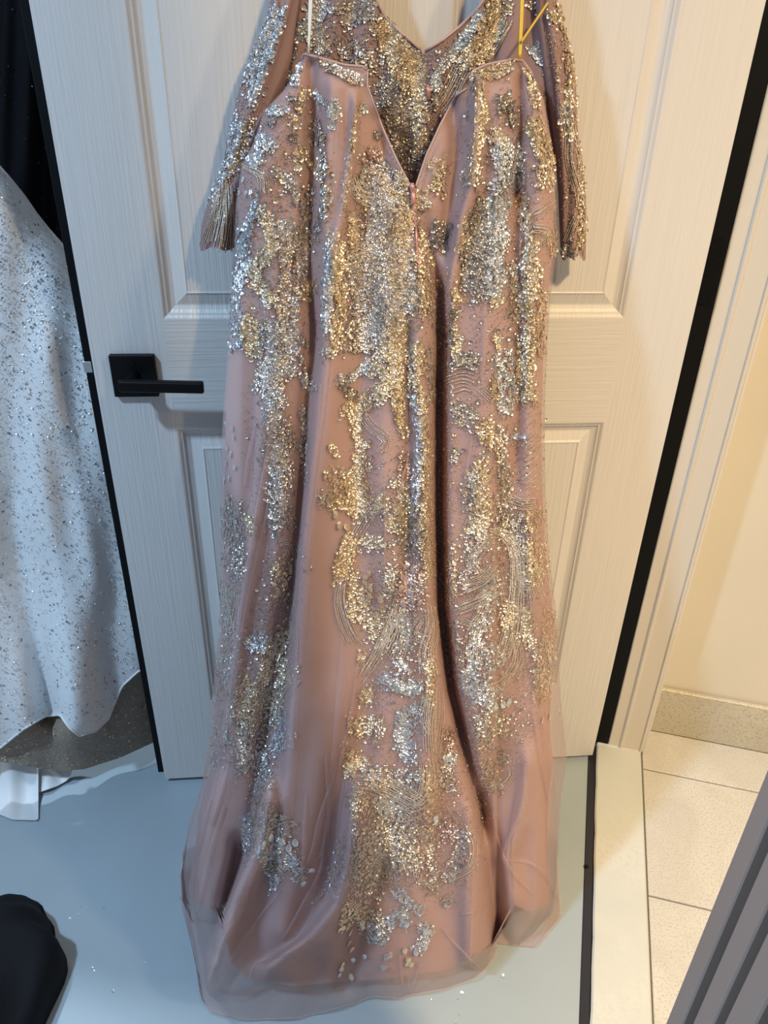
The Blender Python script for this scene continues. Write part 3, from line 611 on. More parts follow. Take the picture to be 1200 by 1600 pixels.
# ------------------------------------------------------------------ embroidery
KK = {'K0': (0, 0), 'K1': (300, 0), 'K2': (600, 0), 'K3': (300, 380), 'K4': (600, 380), 'K5': (300, 780), 'K6': (600, 780), 'K7': (260, 1180), 'K8': (580, 1180)}
KS = 350/1200
EMB = '''
K1 L s130*1.3 450,60 380,250 330,420
K1 L s50 340,430 330,560
K1 L s90*1.3 240,650 210,800 150,960
K1 L m60*.7 310,620 270,800 220,900
K1 L s70 130,980 100,1080
K1 L L15/70/190 170,960 165,1150 130,1345
K1 F s110*1.2 620,200 660,60 720,20
K1 F g80 680,150 700,270
K1 F m150 820,80 950,40
K1 F d50 560,120 500,440
K1 F m200*.3 850,250 950,380
K1 F g110*1.2 1000,120 1080,280 1150,450
K1 F d150*1.2 1060,450 1120,650 1150,850
K1 F g60 1180,300 1190,480
K1 B s70 560,330 540,440
K1 B m60*1.1 700,330 800,390 900,430
K1 B d50 525,520
K1 B g50 600,480 580,600
K1 B s60 660,500 700,560
K1 B s80 400,590 480,590
K1 B d60 430,660
K1 B s90*1.4 370,740 400,790
K1 B g50 555,640 560,680
K1 B d70 545,740
K1 B g80 580,800 585,850
K1 B s75*1.3 750,560 765,620
K1 B s40 750,680
K1 B m80 660,640 680,780
K1 B g60 660,880 690,940
K1 B g60 570,900
K1 B m60 440,900 520,970 570,1080
K1 B s90 310,840 350,870
K1 B L5/30/60 280,890 370,940 385,1040
K1 B Ps28 270,960 250,1030 310,1030 285,1035
K1 B s70 360,1090 320,1160 260,1280 270,1360
K1 B g70 370,1120 400,1200 430,1290 420,1360
K1 B m130 470,1240 560,1250 530,1350
K1 B m70 640,1000 620,1100 600,1250 590,1360
K1 B m60 700,820 690,950 720,1050 680,1180 650,1300
K1 B g40 890,560 880,700 850,850 830,1000 820,1120
K1 B s50 920,580
K1 B d60 990,720
K1 B r90 970,830
K1 B g90 760,1250 770,1370
K1 B m260*1.1 950,950 1050,1050 1050,1200 1000,1330
K1 B g130*1.3 1130,960 1130,1150 1100,1330
K1 B L6/60/80 850,950 900,1050 1000,1080
K1 B g60 860,1150 870,1330
K2 F g90*1.2 20,130 100,280 170,330
K2 F g90*1.3 180,300 190,460 190,640 180,830
K2 F d160*1.2 40,450 100,600 120,800
K2 F s60*1.3 530,70 440,180 360,290 290,400 270,480
K2 F g130*1.3 620,20 570,150 500,280 430,330
K2 F L7/70/70 660,100 570,260 500,340
K2 F L6/90/90 420,360 350,500 280,600
K2 F d60 250,500 280,560
K2 F m110 800,20 900,20
K2 F s80 790,250 880,330 900,430
K2 R g60*1.3 930,20 960,100 1000,250 1010,400 1010,560
K2 R L4/40/40 950,560 990,700 990,850 1030,1000 1040,1090
K2 R g60*1.2 1050,750 1060,950 1060,1100 1060,1340
K2 R d60 960,560 980,620
K2 R g50 880,60 930,110
K2 R L3/30/30 1040,1150 970,1300
K2 R m70*1.2 960,1340 1040,1370
K2 R g50 1000,600 1020,740
K2 B g65*1.3 470,400 560,390 680,350
K2 B g70*1.3 500,460 520,600 500,760 480,850 450,960
K2 B g60 760,340 810,480 820,560
K2 B d90 640,530 660,600
K2 B m50 690,620 700,680
K2 B g110*1.3 800,660 850,760 880,860 880,980
K2 B g80 590,720 640,760
K2 B s170*1.2 650,780 680,900 660,1000
K2 B s120*1.2 620,1060 600,1200 640,1330
K2 B m120 480,900 460,970
K2 B g70*1.3 730,1040 760,1200 800,1340
K2 B L4/40/40 800,1160 870,1120 930,1080
K2 B L4/40/40 790,1220 880,1240 830,1320
K2 B g60 900,1250 910,1360
K2 B g90 290,860 300,960 270,1000
K2 B g30 330,1040 310,1060
K2 B m90 60,960 130,1000
K2 B g80 200,1040 210,1100
K2 B g50 210,1230 200,1340
K2 B s70 60,1280 70,1340
K2 B g60 430,1180 440,1250 400,1330
K2 B d100 320,1200 290,1330
K2 B d160 540,1100 500,1250 470,1350
K2 B m50 260,1300
K2 B s60 30,1060 50,1200
K3 B s90*1.2 270,0 280,100 240,200 225,330 215,480 230,560
K3 B g90 420,20 330,180 420,280 400,310
K3 B m60 490,20 500,200 480,400
K3 B m50 560,0 570,200 545,390
K3 B g120 300,400 310,500 340,590
K3 B d60 390,420 380,560
K3 B s120*1.3 450,430 460,560 420,700 440,820 430,960
K3 B m100 530,440 540,580 490,700
K3 B m150 400,640 410,760
K3 B s60 610,20 590,180
K3 B g90 640,230 600,280
K3 B s60*1.3 730,30 730,200 720,380 720,470
K3 B d50 600,540
K3 B m40 590,600 590,700
K3 B s90 600,720 640,780
K3 B s45 590,880 600,1000 600,1180 610,1280
K3 B g70*1.2 790,20 780,180 800,340 780,440 780,560
K3 B m250 920,80 960,250 960,420 900,500
K3 B s120*1.2 1010,180 1020,330 980,480
K3 B g110*1.3 1110,60 1090,300 1070,460 1040,540
K3 B L5/60/60 850,60 950,30 1050,60
K3 B m50 700,590 850,560 980,560
K3 B g70*1.2 1140,400 1110,600 1100,800 1120,960
K3 B g90 1070,560 1000,620 950,680 1040,700 1050,790
K3 B s60 960,650 880,700 780,740
K3 B d60 800,760 870,820
K3 B g120 1060,760 960,830 880,880 830,920
K3 B L4/50/50 900,900 960,980 1040,1060 990,1130
K3 B g60 870,950 900,1080 940,1060
K3 B g90*1.2 880,1120 920,1180 880,1260 920,1400
K3 B g150 780,1250 860,1290 900,1380
K3 B g60 720,1250
K3 B g40 740,1080 780,1140
K3 B m100 700,1370
K3 B g80 1020,1370 980,1420
K3 B m70 1080,1280 1150,1320 1090,1400
K3 B r80 1130,1130 1150,1250
K3 B Ps34 180,970 215,990 220,1040 185,1100 205,1130 180,1180 225,1200 170,1270 195,1260
K3 B m60 190,1360 200,1430
K3 B m150 450,1000 460,1150 480,1250 460,1400
K3 B L6/70/70 440,1040 450,1160 500,1280 480,1400
K3 B m100 500,1000 560,1100
K3 B g80 1180,560 1190,780
K4 B m180*1.1 60,30 40,200 30,400
K4 B g100*1.2 210,20 220,150 230,260 240,370
K4 B m120 160,200 170,330
K4 B g60*1.2 60,420 60,620 90,800 80,940 110,1020
K4 B g80*1.2 170,540 190,620 180,700
K4 B g55*1.4 160,740 210,840 220,960 240,1080 230,1200 230,1400
K4 B s50 150,820 180,950 200,1070
K4 B s60 190,1080 180,1230 160,1400
K4 B m60 240,560 250,700 260,860
K4 B d60 450,20 430,250
K4 B g60 370,250 390,290
K4 B d120*.6 500,60 520,200 500,300
K4 B s120 560,50 600,150 590,280
K4 B g50 590,320 640,290
K4 B m60 680,100 700,250 680,400
K4 B g110*1.4 770,30 790,200 760,330 790,480 770,620 750,740
K4 B g60 840,240 850,350 830,450
K4 B g50 860,480 850,600
K4 B d60 380,350 370,420
K4 B g50 370,450 400,520 380,590
K4 B d50 350,460 340,560
K4 B d90 340,640 440,620 500,640
K4 B L7/150/150 320,740 420,710 500,730
K4 B m120 380,870 440,930 470,960
K4 B g50 590,720 600,830
K4 B L3/40/40 520,780 580,830
K4 B g100 540,970 560,1040 580,1080
K4 B s130*.8 640,600 650,760 660,900
K4 B d40 720,500 720,620 720,780
K4 B s40 690,1030 750,1040
K4 B m100*.8 640,1000 620,1150 660,1300 640,1400
K4 B L4/50/50 850,1000 790,1060 760,1100
K4 B L4/50/50 860,1080 800,1130 740,1170
K4 B L4/50/50 860,1200 790,1260 740,1300
K4 B L3/50/50 850,1280 790,1330
K4 B L5/60/60 640,1370 740,1400 830,1390
K4 B g120 530,1180 510,1260 530,1400
K4 B m90 470,1260 450,1400
K4 B g50 800,780 820,860
K4 B d60 380,1110 370,1180
K4 B g40 600,490 615,570
K4 B g70 780,760 760,840
K5 B m110 200,30 210,150 230,300 240,420
K5 B g60 300,90 320,170
K5 B L4/50/60 230,420 240,540 220,700
K5 B m90 190,480 180,620 200,740
K5 B m100 190,800 170,950 150,1080
K5 B m90 170,1150 140,1300 130,1420
K5 B m120 470,20 480,150
K5 B L5/60/80 470,250 520,240 550,300
K5 B g90 490,330 470,430 490,520
K5 B s90 300,780 380,760 420,800
K5 B g90 500,700 430,850 380,970
K5 B g140 330,1000 300,1100 350,1180 260,1100
K5 B L4/60/60 470,1010 520,960 560,950
K5 B L3/30/40 530,560 550,700 540,850
K5 B g80 530,880 480,1000 440,1100 420,1200
K5 B s90 450,1130 500,1250 430,1350
K5 B m60 270,1220 270,1330 270,1420
K5 B m130*.8 350,1220 320,1330 320,1430
K5 B s60 370,1370
K5 B g90 740,10 860,30 900,80
K5 B Pg40 770,85 790,140 830,150
K5 B L5/70/60 1040,30 960,60 900,150 840,260
K5 B g90*1.2 850,200 820,320 800,420
K5 B L6/50/80 800,420 790,560 830,700 890,800
K5 B g50 870,380 850,560 860,650
K5 B g70 920,250 960,220 1010,240
K5 B g60 1060,40 1080,150
K5 B Pg40 945,400 925,420 955,480 950,520 1010,530 1010,545 925,450
K5 B g70 930,460 920,600 960,680
K5 B g60 1000,590 960,760
K5 B L8/60/50 1100,600 1040,720 980,850 900,970
K5 B L9/100/170 1080,600 1090,720 1060,840
K5 B m60 1060,370 1060,520
K5 B Pr42 1150,360 1180,380 1130,420 1170,440 1120,480 1160,500 1130,560 1180,540
K5 B r90*.5 1150,400 1130,560
K5 B s70*1.1 1000,970 1070,960 1130,1010 1200,1010
K5 B g70 940,1010 920,1080 960,1040
K5 B g80 870,1170 880,1250 980,1180 970,1290
K5 B g80 840,1330 850,1420 930,1390
K5 B s90 1140,1140 1180,1200 1130,1250 1170,1400
K5 B g110 1150,30 1170,180
K5 B g50 900,880 920,820
K6 B d140 60,40 140,150 160,260
K6 B g70*1.4 240,20 230,150 250,280 250,420
K6 B r120*.8 130,380 150,520 130,560
K6 B L10/90/160 60,580 90,700 20,850
K6 B L8/50/110 250,560 260,700 230,820 250,940
K6 B L4/40/40 200,640 160,720 230,760
K6 B s60 0,980 120,1020 200,1020
K6 B g60 260,860 250,1000 230,1100
K6 B s60 190,1110 100,1150 90,1220 120,1380
K6 B L5/60/60 260,1050 240,1200 250,1400
K6 B g70 340,300 350,420 350,560
K6 B m80 360,650 370,800 390,1000
K6 B L3/40/40 300,1000 300,1150 280,1380
K6 B L14/50/110 560,180 640,190 700,270 715,400 705,560 690,700 640,880
K6 B L8/60/60 580,180 510,270 480,330 520,390
K6 B g110 540,30 500,120 480,200
K6 B d100 620,80 700,170 740,260
K6 B L6/60/60 420,480 530,430 600,350
K6 B L6/60/60 400,590 520,540 600,480
K6 B L3/30/30 410,650 470,670 510,630
K6 B s70 560,620 500,720 480,850 470,960
K6 B s90 600,430 560,560
K6 B g70 680,560 660,680
K6 B g120 800,90 830,130
K6 B g120*1.2 820,230 830,380 790,420
K6 B L8/60/100 730,460 790,460 820,540
K6 B g60*1.4 770,580 770,760
K6 B g70 890,600 890,720 900,830
K6 B m100 830,780 850,870 860,1000
K6 B g90 860,930 850,1080
K6 B Ps44 890,860 920,850 890,1165 850,1185 940,1130 945,1150
K6 B s120 450,960 520,1040 620,1090
K6 B L3/30/30 640,930 700,950 730,870
K6 B L4/40/40 700,880 640,980 570,1020
K6 B Ps50 600,1110 670,1090 640,1100
K6 B m110 540,1150 580,1220 540,1320
K6 B m60 620,1350 650,1400 590,1420
K6 B r90 350,1230 360,1360
K6 B s80 360,1390
K6 B g50 640,1180 640,1260
K6 B s80 560,800 620,870 540,900
K6 B L6/70/90 560,560 480,720 470,900
K7 B s60 260,20 250,60
K7 B m60 400,20 400,90
K7 B s60 510,20 530,110 480,150
K7 B m60 540,150 500,190 470,250 560,260
K7 B m120*1.3 470,360 560,350 640,380
K7 B m170*1.2 470,450 560,500 640,540
K7 B m110 600,600 560,580
K7 B s45*1.3 580,640 570,730
K7 B s40 430,330 420,480 430,590
K7 B Ps44 560,445 620,465 655,500 490,520 520,480 780,620 735,690 690,470
K7 B s50 640,520 690,590 750,640
K7 B s40 700,660
K7 B g80 990,30 980,130
K7 B m90 1080,50 1120,130 1180,140
K7 B L6/90/90 1000,150 1100,160 1200,190
K7 B g110 1020,230 1040,290
K7 B m250*1.1 1080,450 1050,600 1000,700
K7 B m150 1150,450 1120,700
K7 B Pg46 1000,860 985,850 930,940 950,930 1050,900 990,950 980,1010 995,1045 945,1130 940,1150 990,1190 1050,920
K7 B Ps40 1060,1080 1000,1100 930,1180
K7 B g80*1.2 1010,800 950,920
K7 B g70*1.2 1040,820 1060,930
K7 B s70 1130,900 1100,980 1180,980
K7 B Pr44 1180,1090 1160,1140 1195,1070
K8 B m90 60,100 180,120 260,120
K8 B L8/100/100 30,150 150,200 260,250
K8 B L8/90/90 300,20 310,120 280,230 180,280
K8 B m300*1.1 120,350 150,480 120,600
K8 B g60 320,100 320,300 290,560
K8 B L3/30/30 240,560 250,660 310,680
K8 B m90 400,30 400,200
K8 B Ps46 420,15 400,20 350,360 345,340
K8 B m90 640,40 640,140 690,180
K8 B L3/30/30 740,60 750,110 690,170 600,150
K8 B g30 570,220 590,320
K8 B r90 430,340 400,440
K8 B L5/60/60 510,390 560,460 540,600 420,680
K8 B m80 500,420 470,560 400,680
K8 B m60 340,560 330,760
K8 B m60 420,800 400,760
K8 B s60*1.3 140,720 200,790 280,840
K8 B s70*1.3 150,830 190,910
K8 B s60*1.2 270,900 300,960 250,1040
K8 B g50 20,830 60,960
K8 B s70 90,870 80,930
K8 B Pg46 195,1120 200,1100 215,1125 180,1050
K8 B Ps42 290,1030 310,950 240,1060 190,910 290,950
K8 B Pr48 100,1080 85,1075 70,1140
K0 B d130*0.19 430,160 420,300 430,420 435,520
K0 B d170*0.22 590,250 580,400 570,520
K0 B d70*0.33 640,420 650,600 660,760 665,900
K0 B d160*0.22 790,160 790,300 790,450 800,600 800,760
K0 B d90*0.19 410,600 430,750 440,880 400,1000 390,1120
K0 B d60*0.17 360,800 365,950 345,1100
K0 B d130*0.17 610,700 600,850 630,950 640,1080 640,1200
K0 B d150*0.22 790,760 785,900 785,1050 775,1150
K0 B d150*0.19 630,1230 640,1330
K0 B g36*0.50 700,420 695,560 697,700 700,850 705,1000
K0 F d150*0.33 610,60 630,150 640,250
K0 F d100*0.28 720,80 690,150
K0 F d90*0.28 500,20 520,90
K0 L s60*0.33 420,30 390,120 365,230 335,340
K0 R g40*0.39 870,40 885,150 893,260 900,380
K0 B m60*.5 345,880 350,1000 345,1120 338,1180
K0 B m80*.5 440,900 425,1020 400,1120 395,1230
K0 B m110*.45 610,780 620,900 640,1000 640,1100
K0 B r90*.45 650,820 655,950 650,1060
K0 B m120*.5 790,800 790,950 785,1080 770,1180
K0 B r100*.4 760,850 745,980 755,1100
K0 B m60*.5 862,850 868,950 866,1060
K0 B m130*.5 620,1230 630,1320
K0 B r110*.5 690,1180 700,1290 700,1380
K0 B g24*.9 735,1100 752,1210 758,1290
K5 B g60 830,250 800,330 780,430
K5 B m70 1080,560 1130,640 1160,760
K5 B s60 1100,860 1130,930
K5 B L6/60/50 170,440 170,560 200,700
K5 B m80 400,1000 350,1100 330,1200
K5 B L5/50/60 560,960 500,1050 450,1120
K6 B L6/60/90 720,260 760,330 830,420
K6 B m60 450,270 470,350 420,480
K6 B L4/40/60 690,700 720,830 700,920
K6 B s70 470,900 440,960 480,1060
K6 B L4/40/40 230,1050 215,1180 250,1260
K7 B s60 1120,230 1180,330
K8 B L10/140/160 60,180 160,240 250,300
K8 B s90 60,260 160,300
K8 B r80 250,440 300,520
'''
SURF = {'B': S_back, 'F': S_front, 'L': S_sl, 'R': S_sr}
TONE = {'g': [(.94, .80, .60), (.88, .72, .53), (.96, .87, .74)], 's': [(.86, .88, .92), (.76, .81, .90), (.90, .88, .86)],
        'm': [(.89, .75, .58), (.83, .84, .87), (.80, .68, .62), (.56, .52, .52)], 'd': [(.42, .38, .38), (.55, .52, .54), (.72, .62, .50)],
        'r': [(.72, .52, .48), (.66, .48, .46), (.80, .64, .56)]}
R_P, R_S, R_C, R_sz, R_f = [], [], [], [], []        # rings
B_P, B_C, B_f, B_sz = [], [], [], []                 # beads
petals = []
resample = spline
for line in EMB.strip().splitlines():
    t = line.split()
    if not t or t[0].startswith('#'): continue
    crop, sf, kind = t[0], t[1], t[2]
    ox, oy = KK[crop]; KS = 1.0 if crop == 'K0' else 350/1200
    pts = [tuple(float(c) for c in p.split(',')) for p in t[3:]]
    P = [(ox+a*KS, oy+b*KS) for a, b in pts]
    if kind[0] == 'P':
        tone = kind[1]; size = float(kind[2:])*KS
        for p in P: petals.append((sf, tone, size, p))
    elif kind[0] == 'L':                     # n cords, spread at start and end
        n_, w0, w1 = kind[1:].split('/'); n_ = max(int(n_), int(round(int(n_)*1.25))); w0 = float(w0)*KS; w1 = float(w1)*KS
        x, y, ln = resample(P, 1.9)
        tx, ty = np.gradient(x), np.gradient(y); l_ = np.hypot(tx, ty)+1e-9; nx, ny = -ty/l_, tx/l_
        q = np.linspace(0, 1, len(x)); wq = w0+(w1-w0)*q
        for k in range(n_):
            c = (k/(n_-1)-.5) if n_ > 1 else 0
            ph = rng.uniform(0, 6.3); i0 = int(rng.uniform(0, .12)*len(x)); i1 = len(x)-int(rng.uniform(0, .18)*len(x))
            off = c*wq+.8*np.sin(q*ln*.06+ph)
            bx, by = (x+nx*off)[i0:i1], (y+ny*off)[i0:i1]
            B_P.append(np.stack([bx, by], 1)); B_f += [sf]*len(bx)
            base = np.array(random.choice([(.92, .82, .68), (.84, .77, .68), (.88, .85, .82), (.80, .72, .64)]))
            B_C.append(base*rng.uniform(.8, 1.08, (len(bx), 1))); B_sz.append(np.full(len(bx), 1.3)*rng.uniform(.85, 1.1))
    else:
        tone = kind[0]; dens = 1.0; ww = kind[1:]
        if '*' in ww: ww, dd = ww.split('*'); dens = float(dd)
        wpx = float(ww)*KS
        if crop in ('K5', 'K6', 'K7', 'K8'): wpx *= 1.25
        x, y, ln = resample(P, 2.0)
        tx, ty = np.gradient(x), np.gradient(y); l_ = np.hypot(tx, ty)+1e-9; nx, ny = -ty/l_, tx/l_
        area = ln*wpx+.6*wpx*wpx
        ph = rng.uniform(0, 6.3, 3)
        low = np.interp(np.mean([p_[1] for p_ in P]), [450, 800, 1150], [0, .55, 1])     # finer beadwork towards the hem
        if sf != 'B': low = .15
        for what, per in ((('r', 8.0+2.0*low), ('b', 6.0-2.2*low)) if crop != 'K0' else (('r', 60.0), ('b', 6.0))):
            n = int(area*dens/per)+2
            i = rng.integers(0, len(x), n); e = rng.uniform(-1, 1, n)
            wob = .82+.22*np.sin(i*.31+ph[0])+.16*np.sin(i*.83+ph[1])
            along = rng.normal(0, wpx*.20, n)
            ppx = x[i]+nx[i]*e*wob*wpx*.5+tx[i]/l_[i]*along; ppy = y[i]+ny[i]*e*wob*wpx*.5+ty[i]/l_[i]*along
            # clumpy: drop some by a small-scale pattern so that fabric shows between
            cl = np.sin(ppx*.42+1.7*np.sin(ppy*.23))*np.sin(ppy*.37+1.3*np.sin(ppx*.19))
            keep = cl > rng.uniform(-1.5, .55, n)-.05
            ppx, ppy = ppx[keep], ppy[keep]; n = len(ppx)
            pal = np.array(TONE[tone]); c = pal[rng.integers(0, len(pal), n)]*rng.uniform(.75, 1.06, (n, 1))
            if what == 'r':
                R_P.append(np.stack([ppx, ppy], 1)); R_f += [sf]*n; R_C.append(c); R_sz.append(rng.choice([1.7, 2.4, 3.0, 3.6], n, p=[.3, .3, .25, .15])*(1-.22*low))
            else:
                B_P.append(np.stack([ppx, ppy], 1)); B_f += [sf]*n; B_C.append(c); B_sz.append(rng.uniform(.7, 1.3, n)*(1-.15*low))
def inside(sf, p):
    x, y = p[:, 0], p[:, 1]
    if sf == 'B':
        ok = (x > BL(y)-1.0) & (x < BR(y)+1.0) & (y < HEM(x)-2) & ~((x > VL(y)-1) & (x < VR(y)+1) & (y < 290))
        ok &= np.where(x < 650, y > topL(x)-1, y > topR(x)-1)
        return ok
    if sf == 'F': return np.where(x < 661.5, x < NL(y), x > NR(y)) & (x > 450) & (x < 872)
    l, r = (SLL, SLR) if sf == 'L' else (SRL, SRR)
    return (x > l(y)-1) & (x < r(y)+1) & (y < 402)
def place(Pl, fl, off):
    """3D points and normals on the right cloth"""
    Pl = np.asarray(Pl); fl = np.array(fl); X = np.zeros((len(Pl), 3)); Nn = np.zeros((len(Pl), 3)); ok = np.zeros(len(Pl), bool)
    for s_ in 'BFLR':
        m_ = fl == s_
        if not m_.any(): continue
        p = Pl[m_]; fn = SURF[s_]
        A = fn(p[:, 0], p[:, 1], off); Bx = fn(p[:, 0]+1.5, p[:, 1], off); By = fn(p[:, 0], p[:, 1]+1.5, off)
        nn = np.cross(By-A, Bx-A); nn /= np.linalg.norm(nn, axis=1)[:, None]+1e-12
        nn *= np.sign(nn@ND)[:, None]; X[m_] = A; Nn[m_] = nn; ok[m_] = inside(s_, p)
    return X, Nn, ok
def tilt(Nn, p, amt):
    """scatter the normals: patches lean together, singles wobble"""
    a = np.sin(p[:, 0]*.045+1.9*np.sin(p[:, 1]*.021)+.7); b = np.sin(p[:, 1]*.043+1.6*np.sin(p[:, 0]*.026)+2.1)
    n = Nn+.16*a[:, None]*UD+.16*b[:, None]*np.array([0, 0, 1.])+rng.normal(0, amt, Nn.shape)
    return n/np.linalg.norm(n, axis=1)[:, None]
def frames(n):
    r = rng.normal(0, 1, n.shape); a = np.cross(n, r); a /= np.linalg.norm(a, axis=1)[:, None]+1e-12
    return a, np.cross(n, a)
def rings(X, n, rad, hole, C, name, mat, parent, sides=7):
    a, b = frames(n); k = len(X); th = np.arange(sides)*2*math.pi/sides
    cs, sn = np.cos(th)[None, :, None], np.sin(th)[None, :, None]
    o_ = X[:, None]+(a[:, None]*cs+b[:, None]*sn)*rad[:, None, None]
    i_ = X[:, None]+(a[:, None]*cs+b[:, None]*sn)*(rad*hole)[:, None, None]-n[:, None]*(rad*.28)[:, None, None]
    V = np.concatenate([o_, i_], 1).reshape(-1, 3)
    base = (np.arange(k)*2*sides)[:, None, None]; j = np.arange(sides)
    q = np.stack([j, (j+1) % sides, (j+1) % sides+sides, j+sides], 1)[None]
    Fq = (base+q).reshape(-1, 4)
    me = fast_mesh(name, V, Fq, np.repeat(C, 2*sides, 0)); return link(name, me, mat, parent)
def octa(X, n, rad, C, name, mat, parent):
    a, b = frames(n); r = rad[:, None]
    V = np.stack([X+a*r, X+b*r, X-a*r, X-b*r, X+n*r*.9, X-n*r*.4], 1).reshape(-1, 3)
    q = np.array([(0, 1, 4), (1, 2, 4), (2, 3, 4), (3, 0, 4), (1, 0, 5), (2, 1, 5), (3, 2, 5), (0, 3, 5)])
    Fq = (np.arange(len(X))[:, None, None]*6+q[None]).reshape(-1, 3)
    me = fast_mesh(name, V, Fq, np.repeat(C, 6, 0)); return link(name, me, mat, parent)
if R_P:
    Pl = np.vstack(R_P); X, Nn, ok = place(Pl, R_f, .0022); n = tilt(Nn, Pl, .20)[ok]
    o = rings(X[ok], n, np.concatenate(R_sz)[ok]*.00098, .40, np.vstack(R_C)[ok], 'ring_sequins', M_seq, gown); o['kind'] = 'stuff'
    Pl2 = np.vstack(B_P); X2, N2, ok2 = place(Pl2, B_f, .0018)
    o = octa(X2[ok2], N2[ok2], np.concatenate(B_sz)[ok2]*.00092, np.vstack(B_C)[ok2], 'beads', M_bead, gown); o['kind'] = 'stuff'
    print('sequins', int(ok.sum()), 'beads', int(ok2.sum()))
# larger foil petals, each its own piece
pm = {}
for tone in 'gsr':
    me = bpy.data.meshes.new('petal_sequin')
    v = [(0, 0, .10)]; k = 12
    for r_, z in ((.6, .06), (1.0, -.05)):
        for j in range(k):
            a = 2*math.pi*j/k; rr = r_*(1+.10*math.cos(5*a)); v.append((rr*math.cos(a)*.72, rr*math.sin(a), z+.05*math.sin(3*a)))
    f = [(0, 1+j, 1+(j+1) % k) for j in range(k)]+[(1+j, 1+k+j, 1+k+(j+1) % k, 1+(j+1) % k) for j in range(k)]
    me.from_pydata(v, [], f); me.update()
    me.materials.append(plain('petal_'+tone, {'g': (.86, .72, .52), 's': (.78, .80, .83), 'r': (.74, .58, .55)}[tone], .3, .75)); pm[tone] = me
for sf, tone, size, p in petals:
    X, Nn, ok = place([p], [sf], .004)
    if not ok[0]: continue
    n = tilt(Nn, np.array([p]), .12)[0]
    o = bpy.data.objects.new('petal_sequin', pm[tone]); COL.objects.link(o); o.parent = gown
    q = Vector(n).to_track_quat('Z', 'Y') @ Matrix.Rotation(random.uniform(-.7, .7), 3, 'Z').to_quaternion()
    o.rotation_euler = q.to_euler(); o.location = Vector(X[0])-gown.location; s_ = size*.5*.00095; o.scale = (s_, s_, s_)

# ------------------------------------------------------------------ white gown beside the door
EDGE = lambda y: 44+(258-44)*np.asarray(y, float)/1218.
WTOP = hcurve([(-470, 330), (-400, 220), (-330, 110), (-285, 20), (-255, -70), (-195, -70), (-150, 30), (-60, 190), (0, 258), (20, 281), (40, 306), (60, 335), (80, 360), (105, 388), (150, 440), (240, 560), (330, 690)])
WHEM = hcurve([(-470, 1120), (-420, 1175), (-350, 1130), (-290, 1190), (-220, 1140), (-120, 1190), (-60, 1150), (0, 1169), (37, 1139), (71, 1119), (94, 1117), (107, 1136), (124, 1150), (150, 1142), (169, 1124), (180, 1096), (191, 1072), (216, 1049), (260, 1030), (330, 1040)])
UHEM = hcurve([(-470, 1190), (-220, 1190), (0, 1190), (60, 1200), (94, 1205), (131, 1202), (188, 1184), (229, 1165), (330, 1120)])
def d_white(px, py, off=0.0):
    px = np.asarray(px, float); py = np.asarray(py, float)
    e = EDGE(py)-px
    d = -.052+.022*np.clip(e/205, -1.2, 1.6)
    d = d+gauss(px, py, [(10, 420), (40, 600), (70, 760), (100, 900), (120, 1130)], 26, 44, [.0, .01, .02, .03, .035], 80, 60)
    d = d+gauss(px, py, [(20, 800), (45, 930), (78, 1110)], 26, 14, [-.01, -.03, -.045], 80, 40)
    d = d+gauss(px, py, [(75, 560), (120, 760), (150, 900)], 20, 20, .010, 100, 100)
    d = d+.0035*np.sin(px*.075+.004*py)+.065*smooth01((py-850)/300)*np.clip(e/150, 0, 1)
    s = np.clip((py-WTOP(px))/110, 0, 1); d = d-(1-np.sqrt(np.clip(1-(1-s)**2, 0, 1)))*.12
    d = np.maximum(np.where(e < 4, np.minimum(d, -.050), d), -.22)
    return d+off
def S_white(px, py, off=0.0, z=.016):
    return door_pt(px, py, np.maximum(d_white(px, py, off), floor_d(px, py, z)))
wg = empty('bridal_gown', tuple(floor_pt(20., 1290.))); tag(wg, 'ivory sequined tulle ball gown beside the free edge of the white door', 'gown')
cL = lambda y: np.asarray(y)*0-220.; cR = lambda y: np.asarray(y)*0+300.
def colsheet(name, mat, parent, x0, x1, top, bot, surf, nu, nv):
    x = np.linspace(x0, x1, nu)[None, :].repeat(nv, 0); v_ = np.linspace(0, 1, nv)[:, None]
    y = top(x)*(1-v_)+bot(x)*v_
    return link(name, fast_mesh(name, surf(x, y).reshape(-1, 3), grid_faces(nv, nu)), mat, parent, True)
def hang(x, y, yh, off):
    d1 = floor_d(x, x*0+yh, .004); t = np.clip((y-1150.)/(yh-1150.), 0, 1)**2
    return door_pt(x, y, np.maximum(-.03*(1-t)+d1*t+off*(1-t)+.006*np.sin(x*.11)*(1-.3*t), floor_d(x, y, .003)))
colsheet('skirt', M_wg, wg, -470, 300, WTOP, WHEM, S_white, 230, 160)
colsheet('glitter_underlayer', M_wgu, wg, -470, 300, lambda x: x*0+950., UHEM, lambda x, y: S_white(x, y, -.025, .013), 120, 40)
colsheet('satin_lining', M_wgl, wg, -160, 60, lambda x: x*0+1150., hcurve([(-160, 1265), (0, 1272), (20, 1280), (58, 1281), (60, 1279)]), lambda x, y: hang(x, y, 1281., 0.0), 50, 24)
colsheet('satin_lining', M_wgl, wg, 56, 113, lambda x: x*0+1150., hcurve([(56, 1240), (90, 1228), (104, 1220), (111, 1211), (113, 1200)]), lambda x, y: hang(x, y, 1240., -.012), 30, 20)
hx = np.linspace(-160, 58, 60); MB().tube(list(S_white(hx, hcurve([(-160, 1265), (0, 1272), (20, 1280), (58, 1281), (60, 1279)])(hx), -.05, .006)), .0014, 6).build('lining_hem', M_wgl, wg, True)
hx = np.linspace(-470, 230, 220); MB().tube(list(S_white(hx, WHEM(hx), .0)), .0022, 6).build('skirt_hem', M_wg, wg, True)
